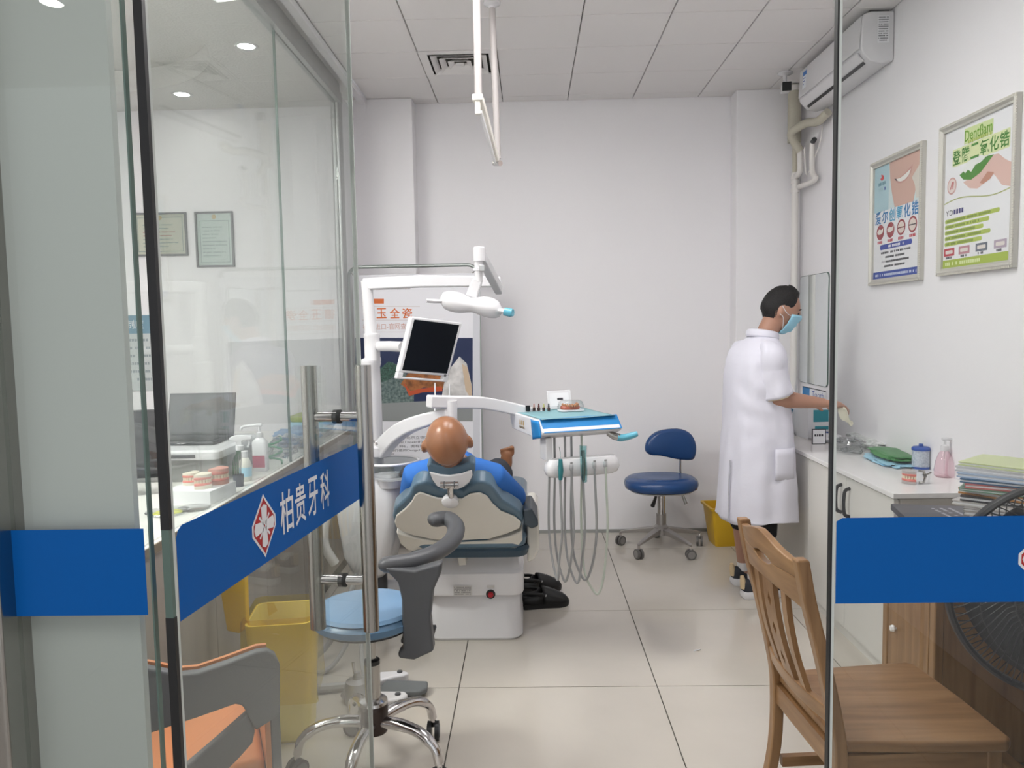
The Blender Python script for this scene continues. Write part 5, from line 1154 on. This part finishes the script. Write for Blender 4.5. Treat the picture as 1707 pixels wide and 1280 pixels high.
q = M(); q.box(-1.70, -1.42, 3.36, 3.48, lz+.014, lz+.0155); q.o('keyboard', BLACK, t, sm=0)
tilt = Mx.Translation((-1.56, 3.58, lz+.014)) @ Mx.Rotation(rad(-14), 4, 'X')
q = M(); q.box(-.16, .16, 0, .006, 0, .20); q.xf(tilt); LD = q.o('lid', MATS['laptop_dark'], t, bev=.003)
q = M(); q.box(-.150, .150, -.001, .0, .010, .190); q.xf(tilt); q.o('screen', mat('laptop_screen', (.10,.105,.11), .3), LD, sm=0)
# desktop monitor seen from the side
t = thing('desktop_monitor', 'black desktop monitor at the near end of the counter', 'monitor', (-1.55, 2.92, KZ))
Rm = Mx.Translation((-1.67, 2.92, KZ)) @ Mx.Rotation(rad(18), 4, 'Z')
q = M(); q.box(-.22, .22, -.012, .02, .07, .34); q.xf(Rm); q.o('display_housing', BLACK, t, bev=.006)
q = M(); q.box(-.21, .21, -.0135, -.0122, .085, .33); q.xf(Rm); q.o('screen', mat('monitor_screen', (.03,.03,.033), .25), t, sm=0)
q = M(); q.box(-.03, .03, .02, .04, .01, .16); q.xf(Rm); q.o('neck', BLACK, t, bev=.004)
q = M(); q.lathe([(0,0), (.11,0), (.11,.008), (.03,.014), (0,.014)], n=28); q.xf(Rm); q.o('foot', BLACK, t)
# bottles
p = V((-1.275, 3.32, KZ)); t = thing('spray_bottle', 'green trigger spray bottle with white head on the counter', 'bottle', p)
M().lathe([(0,0), (.032,0), (.036,.006), (.036,.055), (.030,.085), (.016,.108), (.014,.125), (0,.125)], p, 28).o('bottle', GREENG, t)
M().lathe([(0,.002), (.030,.002), (.033,.05), (0,.05)], p, 20).o('liquid', mat('green_liquid', (.08,.42,.15), .2), t)
M().lathe([(.016,.120), (.018,.122), (.018,.140), (.012,.145), (0,.145)], p, 18).o('collar', PLW, t)
q = M(); q.prism([(-.045,.168), (-.038,.180), (-.01,.188), (.05,.184), (.056,.176), (.05,.168), (.012,.160), (.010,.140), (-.010,.140), (-.014,.158)], 'y', -.012, .012); q.xf(Mx.Translation(p) @ Mx.Rotation(rad(8), 4, 'Z')); q.o('spray_head', PLW, t, bev=.004)
q = M(); q.tube(spl([(.034,0,.165), (.040,0,.150), (.034,0,.132)], 4), .005, 8); q.xf(Mx.Translation(p) @ Mx.Rotation(rad(8), 4, 'Z')); q.o('trigger', PLW, t)
p = V((-1.235, 3.46, KZ)); t = thing('sanitiser_bottle', 'tall white pump bottle with a red label on the counter', 'bottle', p)
q = M(); q.loft(rloft(p, ((0,.030,.022), (.004,.033,.025), (.135,.033,.025), (.150,.022,.018), (.158,.012,.012)), .014)); q.o('bottle', PLW, t, sm=40)
flat('label', rrect(-.028, .028, .02, .075, .002), p+V((0,-.0255,0)), ux, Z, mat('label_red', (.38,.04,.09), .5), t, .0008)
M().lathe([(.013,.156), (.015,.158), (.015,.178), (.006,.182), (.005,.205), (0,.205)], p, 16).o('pump_collar', PLW, t)
M().tube(spl([p+V((.012,0,.212)), p+V((-.02,0,.212)), p+V((-.075,0,.205)), p+V((-.085,0,.19))], 4), [.008]*4+[.006]*9, 10).o('pump_spout', PLW, t)
p = V((-1.225, 3.24, KZ)); t = thing('squat_bottle', 'short white bottle with a pale blue label on the counter', 'bottle', p)
M().lathe([(0,0), (.024,0), (.026,.004), (.026,.075), (.018,.095), (.011,.102), (0,.102)], p, 22).o('bottle', mat('bottle_ivory', (.70,.68,.60), .35), t)
M().lathe([(.0262,.02), (.0266,.02), (.0266,.06), (.0262,.06)], p, 22, False).o('label', LBLUE, t)
M().lathe([(.012,.100), (.0145,.102), (.0145,.128), (.012,.130), (0,.130)], p, 18).o('cap', PLW, t)
t = thing('instrument_cup', 'small dark cup with slim metal dental instruments', 'cup', (-1.21, 3.12, KZ))
M().lathe([(0,0), (.02,0), (.022,.05), (.020,.05), (.018,.004), (0,.004)], (-1.21, 3.12, KZ), 20).o('cup', mat('cup_dark', (.05,.06,.08), .4), t)
for k in range(4): M().tube([(-1.21+.008*cos(k*1.6), 3.12+.008*sin(k*1.6), KZ+.006), (-1.21+.016*cos(k*1.6), 3.12+.016*sin(k*1.6), KZ+.14-.012*k)], .002, 6).o('instrument', STEEL, t)
# model tray
t = carton('white_tray_box', 'flat white box carrying the dental models on the counter', 'box', -1.37, -1.18, 2.80, 3.00, KZ, KZ+.05, PAPER, -6)
mz = KZ+.0505
denture((-1.325, 2.93, mz), 1.05, 'cream plaster dental model at the left on the white box', PLASTER, 250)
denture((-1.255, 2.86, mz), 1.20, 'pink gum dental model at the front of the white box', PLASTER, 270)
denture((-1.225, 2.94, mz), 1.35, 'taller dental model with reddish gums at the back of the white box', mat('gum_base', (.55,.25,.2), .4), 260)
p = V((-1.29, 2.66, KZ)); t = thing('glass_dish', 'round clear dish with yellow green contents on the counter', 'dish', p)
M().lathe([(0,0), (.06,0), (.075,.010), (.073,.012), (.058,.004), (0,.004)], p, 32).o('dish', CLEARP, t)
M().lathe([(0,.0045), (.05,.0045), (.045,.007), (0,.008)], p, 20).o('contents', mat('herb_yellow', (.45,.46,.12), .6, noise_s=90, noise_a=.5), t)
p = V((-1.225, 2.73, KZ)); t = thing('clear_disc', 'clear round lid lying beside the glass dish', 'lid', p); M().lathe([(0,0), (.055,0), (.057,.006), (.05,.008), (0,.008)], p, 28).o('lid_disc', CLEARP, t)
lump('clear_instrument_bag', 'crumpled clear bag of instruments with green tubing on the counter', 'plastic bag', (-1.255, 3.88, KZ), .065, .13, .05, CLEARP, 23, 0, .5)
M_ = M().tube(spl([(-1.24+.05*cos(a*.9), 3.62+.06*sin(a*.9), KZ+.006+.008*a) for a in range(16)], 3), .005, 8).o('green_tubing', mat('tube_green', (.05,.26,.12), .35), None); tag(M_, 'coiled green tubing beside the pump bottle on the counter', 'tubing')
lump('blue_wrapped_bundle', 'blue wrapped instrument bundle far along the counter', 'bundle', (-1.30, 4.26, KZ), .10, .17, .045, mat('wrap_blue', (.10,.24,.42), .45, noise_s=14, noise_a=.3), 31, 0, .35)
t = thing('stacked_trays', 'clear and white stacked plastic trays at the far counter end', 'trays', (-1.32, 4.62, KZ))
for k, m_ in enumerate((PLW, TEAL, LBLUE, mat('tray_lime', (.40,.46,.12), .4))): q = M(); q.loft(rloft((-1.32, 4.62, KZ+.032*k), ((0,.10,.12), (.028,.115,.135), (.031,.115,.135)), .02)); q.o('tray', m_, t, sm=30)
# wall things in the office
def certificate(x0, x1, z0, z1, lab, green, land):
    t = thing('framed_certificate', lab, 'certificate', ((x0+x1)/2, BACKY, z0)); y = BACKY
    for a in ((x0, x1, z1-.012, z1), (x0, x1, z0, z0+.012), (x0, x0+.012, z0+.012, z1-.012), (x1-.012, x1, z0+.012, z1-.012)): bx(a[0], a[1], y-.020, y-.001, a[2], a[3]).o('frame_bar', mat('frame_gunmetal', (.12,.125,.13), .4, .4), t, sm=0)
    bx(x0+.012, x1-.012, y-.008, y-.004, z0+.012, z1-.012).o('document', mat('certificate_green' if green else 'certificate_cream', (.62,.72,.68) if green else (.70,.68,.56), .5), t, sm=0)
    c = V((x0, y-.008, z0)); w_, h_ = x1-x0, z1-z0; ink = mat('certificate_ink', (.25,.33,.32), .6)
    for r_, m_ in ((.030, ink), (.034, MATS['certificate_green' if green else 'certificate_cream'])): flat('border_line', [(r_,r_), (w_-r_,r_), (w_-r_,h_-r_-(.03 if green else 0)), (r_,h_-r_-(.03 if green else 0))], c, ux, Z, m_, t, .0004+(.0004 if r_ > .031 else 0))
    flat('seal', oval(w_/2, h_-.035, .016, .016), c, ux, Z, mat('seal_gold', (.62,.40,.10), .4), t, .0012)
    n = 7 if land else 9
    for k in range(n): dashes('certificate_print', w_*.18, w_*random.uniform(.5, .85), h_*(.72-.58*k/n), .007, c, ux, Z, mat('certificate_red', (.45,.15,.12), .6) if (land and k in (2,3)) else ink, t, .0012)
    bx(x0+.012, x1-.012, y-.013, y-.011, z0+.012, z1-.012).o('cover_glass', GLASSC, t, sm=0)
certificate(-2.728, -2.352, 1.995, 2.292, 'landscape cream certificate in a dark frame on the office wall', False, True)
certificate(-2.292, -2.028, 1.912, 2.292, 'portrait pale green certificate in a dark frame on the office wall', True, False)
t = thing('wall_notice_board', 'grey notice board with a blue header on the office wall', 'notice board', (-2.83, BACKY, 1.06))
M().prism(rrect(-3.05, -2.615, 1.06, 1.59, .025), 'y', BACKY-.015, BACKY-.001).o('board', mat('board_pale', (.50,.53,.53), .5), t, sm=30)
c = V((-3.05, BACKY-.015, 1.06)); flat('blue_header', [(0,.40), (.435,.40), (.435,.51), (.42,.528), (.015,.528), (0,.51)], c, ux, Z, mat('header_blue', (.10,.24,.33), .5), t)
text('lettering', '制度', c+ux*.30+Z*.465, ux, Z, .06, PAPER, t)
for k in range(6): dashes('notice_print', .03, .40, .355-.055*k, .018, c, ux, Z, mat('notice_ink', (.22,.26,.28), .6), t)
# ================================================================ grey and orange armchair
t = thing('grey_armchair', 'grey armchair with orange leather inside, seen through the glass door', 'chair', (-.75, 1.85, 0))
ANG = 24; WDT = .40; xr = D(467,1150,1.68).x
side = [(225,1110), (262,1117), (300,1125), (330,1122), (380,1105), (428,1087), (446,1085), (459,1092), (467,1110), (467,1190), (450,1204), (426,1219), (412,1190), (404,1177), (392,1175), (330,1197), (225,1232)]
low = [(225,1345), (300,1287), (360,1236), (404,1197), (412,1190), (426,1219), (421,1240), (400,1264), (330,1335), (225,1420)]
# local frame: origin at the near back corner, x runs from the back towards the front, y across to the far side
FA = Mx.Translation((xr, 1.68, 0)) @ Mx.Rotation(rad(180+ANG), 4, 'Z') @ Mx.Diagonal((1,-1,1,1)); FAI = FA.inverted()
npl = (FA.to_3x3() @ V((0,1,0))).normalized(); o0 = V((xr, 1.68, 0))
lc = lambda P: [FAI @ onp(a, b, o0, npl) for a, b in P]
CT = FA
A, B = lc(side), lc(low)
for nm, P in (('back_shell', A), ('seat_shell', B)):
    q = M(); q.loft([[V((p.x, 0, p.z)) for p in P], [V((p.x, .028, p.z)) for p in P]]); q.o(nm, GREYL, t, bev=.006)
IN = [p for p in A if p.x > .012]
q = M(); q.loft([[V((p.x, .0285, p.z+.004)) for p in IN], [V((p.x, .042, p.z+.003)) for p in IN]]); q.o('back_lining', ORANGE, t, sm=0)
LW = .44
for x0, x1, x2, x3 in ((.0, .022, .022, .034), (LW-.022, LW, LW-.034, LW-.022)):
    P = [(.03,.44), (.03,.64), (.10,.625), (.28,.585), (WDT,.56), (WDT+.015,.54), (WDT,.46)]
    M().prism(P, 'x', x0, x1).o('arm_shell', GREYL, t, bev=.004); M().prism([(y, z+.002) for y, z in P[:-1]]+[P[-1]], 'x', x2, x3).o('arm_lining', ORANGE, t, sm=0)
bx(.036, LW-.036, .045, WDT, .40, .475).o('seat_cushion', ORANGE, t, bev=.02, seg=3)
bx(.02, LW-.02, .03, WDT-.02, .34, .40).o('seat_base', GREYL, t, bev=.01)
for x, dx in ((.05, -.03), (.41, .03)):
    for y, dy in ((.04, -.02), (WDT-.04, .02)): M().tube([(x, y, .36), (x+dx, y+dy, 0)], [.018,.011], 12).o('leg', PLG, t)
at()
# ================================================================ person in the lab coat
at()
FX = Mx.Translation((1.20, 4.08, 0)) @ Mx.Rotation(rad(12), 4, 'Z')      # local: x forward, y left, z up
CT = FX
FI = FX.inverted()
def loc(px, py, Y): return FI @ D(px, py, Y)
P_ = thing('person', 'person in a white lab coat and blue mask working at the worktop', 'person', (0,0,0))
hc = V((.135, -.01, 1.525)); RH2 = Mx.Rotation(rad(-16), 3, 'Z') @ Mx.Rotation(rad(17), 3, 'Y')
HF = head_fn(.098, .077, .120)
q = M(); q.ell(hc, (.1,.08,.12), 40, A=RH2, fn=HF)
for s in (1, -1): q.ell(hc+RH2 @ V((-.008, s*.078, -.012)), (.018,.009,.032), 12, A=RH2 @ Mx.Rotation(rad(s*-22), 3, 'Z'))
q.tube([hc+RH2 @ V((-.02,0,-.06)), V((.075,0,1.43)), V((.045,0,1.37)), V((.02,0,1.30))], [.054,.054,.052,.05], 16, dome=True)
q.tube([V((.01,0,1.24)), V((0,0,1.15)), V((0,0,1.0)), V((0,0,.86)), V((0,0,.80))], [.075,.10,.10,.115,.10], 18, dome=True)
sh = 1.30
eR = loc(1292,664,3.93); wR = loc(1372,672,3.96); eL = V((.13,.24,1.06)); wL = V((.36,.10,1.02))
for S_, E_, W_, sg in ((V((.0,-.175,sh)), eR, wR, -1), (V((.0,.175,sh)), eL, wL, 1)):
    q.tube([V((.0,sg*.06,1.28)), S_+V((0,-sg*.02,-.03)), lerp(S_, E_, .5), E_], [.06,.05,.046,.043], 14, dome=True)
    q.tube([E_, lerp(E_, W_, .3), lerp(E_, W_, .75), W_], [.043,.044,.033,.027], 14, dome=True)
    d = (W_-E_).normalized(); s_ = d.cross(V((0,0,1))).normalized(); up = s_.cross(d)
    pm_ = W_+d*.045; q.tube([W_, W_+d*.03, W_+d*.075], [.026,.034,.032], 12, dome=True, flat=.62)
    for k in range(4):
        b = W_+d*.082+s_*(k-1.5)*.0165; L_ = (.072,.08,.075,.06)[k]
        q.tube([b-d*.02, b+d*L_*.4-up*.004, b+d*L_*.72-up*.022, b+d*L_*.74-up*.044], [.0092,.009,.0085,.0075], 8, dome=True)
    q.tube([W_+d*.025-s_*sg*-.022, W_+d*.055-s_*sg*-.040-up*.014, W_+d*.085-s_*sg*-.034-up*.03], [.0115,.0105,.009], 8, dome=True)
fR, fL = FI @ G(1248,1000), FI @ G(1230,977)
fR = V((fR.x+.055, fR.y+.03, 0)); fL = V((fL.x+.055, fL.y+.03, 0))
for f_, sg in ((fR, -1), (fL, 1)):
    q.tube([V((.0,sg*.085,.84)), V((.0,sg*.09,.65)), V((lerp(0,f_.x,.5)+.02, lerp(sg*.09,f_.y,.5), .47)), V((lerp(0,f_.x,.75)-.015, lerp(sg*.09,f_.y,.75), .34)), V((f_.x-.005, f_.y, .14)), V((f_.x, f_.y, .07))], [.095,.082,.058,.056,.038,.036], 14, dome=True)
    q.tube([V((f_.x-.03, f_.y, .05)), V((f_.x+.06, f_.y, .05)), V((f_.x+.14, f_.y, .035))], [.034,.034,.025], 10, dome=True, flat=.7)
BD = q.o('body', SKINL, P_, remesh=.0062)
# hair
q = M(); n = 40
def hairline(ph):     # lowest elevation covered, by azimuth from the face
    a = abs(math.degrees(math.atan2(sin(ph), cos(ph))))
    return rad(44) if a < 38 else (rad(lerp(44, 8, (a-38)/30)) if a < 68 else (rad(lerp(8, 14, (a-68)/20)) if a < 88 else (rad(lerp(14, -36, (a-88)/32)) if a < 120 else rad(-38))))
R = []
for i in range(19):
    row = []
    for j in range(n):
        ph = 2*pi*j/n; e0 = hairline(ph); th = lerp(e0, rad(89), i/18); d = V((cos(th)*cos(ph), cos(th)*sin(ph), sin(th)))
        fr_ = .5+.5*cos(ph); k = 1.0+min(1, i/4)*(.025+.075*max(0, sin(th))**1.5+.07*max(0, sin(th))*fr_**2+.035*noise.noise(d*14)*max(.2, sin(th)))
        if i == 0: k = 1.005
        row.append(hc+RH2 @ (HF(d)*k))
    R.append(row)
q.loft(R, False, True); q.o('hair', HAIR, P_, sm=70)
for s in (1, -1):
    q = M(); q.tube([hc+RH2 @ V((.088, s*.018, .022)), hc+RH2 @ V((.090, s*.034, .028)), hc+RH2 @ V((.080, s*.052, .022))], [.0035,.0045,.003], 6); q.o('eyebrow', HAIR, P_)
    q = M(); q.ell(hc+RH2 @ V((.084, s*.032, .004)), (.006,.011,.006), 12, A=RH2); q.o('eye', INK, P_)
# face mask
HM = head_fn(.098, .077, .120, .35)
q = M(); R = []
for i in range(11):
    row = []
    for j in range(19):
        ph = rad(lerp(-66, 66, j/18)); th = rad(lerp(-66, -8+8*cos(ph), i/10)); d = V((cos(th)*cos(ph), cos(th)*sin(ph), sin(th)))
        p = HM(d)*1.07+V((.006*cos(ph)+.002*sin(i*2.4), 0, 0)); row.append(hc+RH2 @ p)
    R.append(row)
q.loft(R, False, False, closed=False); MK = q.o('face_mask', MASKB, P_, solid=.002, sm=60)
for s in (1, -1):
    e = hc+RH2 @ V((-.012, s*.086, -.005))
    for a, b in ((-10,28), (-46,-26)):
        th, ph = rad(a), rad(s*64); d = V((cos(th)*cos(ph), cos(th)*sin(ph), sin(th))); p = hc+RH2 @ (HF(d)*1.07)
        M().tube(spl([p, lerp(p, e, .6)+V((0,s*.008,0)), e+RH2 @ V((-.006,0,b*.0008))], 4), .0018, 6).o('ear_loop', PLW, MK)
# coat
secs = [(.43,.005,.198,.215), (.50,.006,.196,.212), (.62,.008,.190,.208), (.76,.010,.182,.200), (.88,.010,.172,.195), (.98,.004,.160,.190), (1.08,-.004,.148,.190), (1.18,-.004,.140,.195), (1.26,.0,.130,.200), (1.315,.006,.112,.192), (1.35,.016,.090,.150), (1.378,.030,.072,.095), (1.395,.038,.066,.074)]
q = M(); R = []; NR = 58
def sec(z):
    for s0, s1 in zip(secs, secs[1:]):
        if s0[0] <= z <= s1[0]: f = (z-s0[0])/(s1[0]-s0[0]); f = f*f*(3-2*f)*.4+f*.6; return [lerp(a_, b_, f) for a_, b_ in zip(s0, s1)]
    return list(secs[-1])
for i in range(NR+1):
    z, cx_, rx, ry = sec(lerp(.43, 1.395, i/NR)); row = []
    for p in ring(cx_, 0, z, rx, ry, 2.35, 88):
        a = math.atan2(p.y, p.x-cx_); fo = max(0, (1.05-z)/.6)
        k = 1+fo*(.030*sin(a*6+z*2.5)+.020*sin(a*11-z*4))+.030*noise.noise(V((cos(a)*2.2, sin(a)*2.2, z*3.5)))+.026*noise.noise(V((cos(a)*4+z*5, sin(a)*4, z*11)))
        fold = math.exp(-((z-1.08)/.16)**2)*.022*sin(z*48+a*5+2*noise.noise(V((a, z*4, 1))))*max(0, -sin(a))
        if z > 1.34: k = 1+(k-1)*.3; fold = 0
        row.append(V((cx_+(p.x-cx_)*(k+fold), p.y*(k+fold), p.z+(.010*sin(a*3) if i == 0 else 0))))
    R.append(row)
q.loft(R, False, False); CO = q.o('lab_coat', COAT, P_, solid=.004, sm=70)
M().tube([V((.038+.070*cos(2*pi*i/28), .078*sin(2*pi*i/28), 1.400+.012*cos(2*pi*i/28+pi))) for i in range(28)], .013, 8, closed=True, flat=1.7).o('collar', COAT, CO)
for S_, E_, sg in ((V((.0,-.165,1.305)), eR, -1), (V((.0,.165,1.305)), eL, 1)):
    e2 = lerp(S_, E_, .93); d = (e2-S_).normalized(); o2 = V((.012,0,.0))
    Pq = spl([V((.004,sg*.055,1.325)), V((.0,sg*.13,1.318)), S_+V((0,sg*.012,-.02)), lerp(S_, e2, .35), lerp(S_, e2, .7), e2+o2], 5); nq = len(Pq)
    rq = [lerp(.04, .064, min(1, i_/9))+.020*max(0, (i_-9)/(nq-10)) for i_ in range(nq)]
    q = M(); q.tube(Pq, rq, 30, cap=False); q.v = [p+V((1,-1*sg,0)).normalized()*.012*noise.noise(p*14) for p in q.v]; q.o('sleeve', COAT, CO, solid=.004, sm=70)
    q = M(); q.tube([lerp(S_, e2, .8), lerp(S_, e2, 1.06)+o2*.6], [.062,.066], 20, cap=False); q.o('undershirt_cuff', mat('cream_cotton', (.72,.62,.45), .8), P_, solid=.003)
pk = [(.05,-.21,.84)]
q = M(); q.sheet(lambda s, r_: V((lerp(.0,.12,s), -.203*max(.001, 1-(abs(lerp(.0,.12,s)-.01)/.188)**2.35)**(1/2.35)-.006, lerp(.66,.82,r_))), 8, 4); q.o('pocket', COAT, CO, solid=.004)
q = M(); q.tube([V((-.188, -.075, .43)), V((-.186, -.07, .60)), V((-.176,-.065,.75))], .004, 6); q.o('vent_seam', mat('seam_grey', (.45,.45,.50), .8), CO)
# shorts and shoes
q = M(); q.tube([V((0,0,.86)), V((0,0,.72))], [.135,.14], 20)
for f_, sg in ((fR, -1), (fL, 1)): q.tube([V((.0,sg*.07,.76)), V((lerp(0,f_.x,.3), lerp(sg*.08,f_.y,.3), .55)), V((lerp(0,f_.x,.6)+.005, lerp(sg*.085,f_.y,.6), .335))], [.105,.095,.088], 18)
q.o('shorts', mat('black_cloth', (.008,.008,.010), .85), P_, remesh=.010)
for f_, sg in ((fR, -1), (fL, 1)):
    prof = [(-.075,.022), (-.062,.034), (-.02,.037), (.05,.040), (.12,.046), (.165,.040), (.19,.024), (.20,.008)]
    P = [(x, y) for x, y in prof]+[(x, -y) for x, y in prof[::-1]]
    q = M(); q.loft([[V((f_.x+x*k, f_.y+y*k2, z+(.012*max(0, (x-.12)/.08) if z < .02 else 0))) for x, y in P] for z, k, k2 in ((0,.94,.92), (.008,1.02,1.04), (.028,1.04,1.08), (.042,1.0,1.0))])
    SH = q.o('shoe_sole', PLW, P_, sm=45)
    q = M(); R = []
    for x, w_, h_ in ((-.074,.018,.090), (-.062,.032,.108), (-.02,.036,.100), (.03,.038,.098), (.08,.041,.078), (.13,.041,.064), (.17,.034,.056), (.192,.016,.046)):
        R.append([V((f_.x+x, f_.y+w_*cos(pi*j/12), .038+(h_-.038)*sin(pi*j/12)**.7)) for j in range(13)])
    q.loft(R, True, True, closed=False); q.o('shoe_upper', mat('shoe_black', (.02,.022,.03), .6), SH, sm=60)
    q = M(); q.tube([V((f_.x-.070, f_.y, .055)), V((f_.x-.074, f_.y, .10)), V((f_.x-.078, f_.y, .122))], [.020,.018,.012], 10, flat=.8); q.o('heel_tab', mat('shoe_beige', (.60,.46,.28), .6), SH)
    q = M(); q.tube([V((f_.x, f_.y, .085)), V((f_.x-.004, f_.y, .13))], [.041,.040], 14); q.o('sock', mat('sock_white', (.7,.68,.68), .8), P_)
CT = Mx.Identity(4)
# what the hands hold
hp_ = FX @ wR
lump('clear_bag_in_hand', 'clear plastic bag held open by the gloved fingers over the worktop', 'plastic bag', G(1405,700,.86)+V((.0,.0,-.085)), .05, .06, .085, CLEARP, 41, 0, .6)
q = M(); q.sheet(lambda s, r_: hp_+V((.085+.05*s+.012*sin(8*r_), -.035+.07*r_, -.035-.075*s+.02*sin(6*s+4*r_))), 8, 8); tag(q.o('tissue_wad', mat('tissue_cream', (.72,.68,.55), .7), None, solid=.004), 'cream tissue pinched between the fingers of the person in the coat', 'tissue')
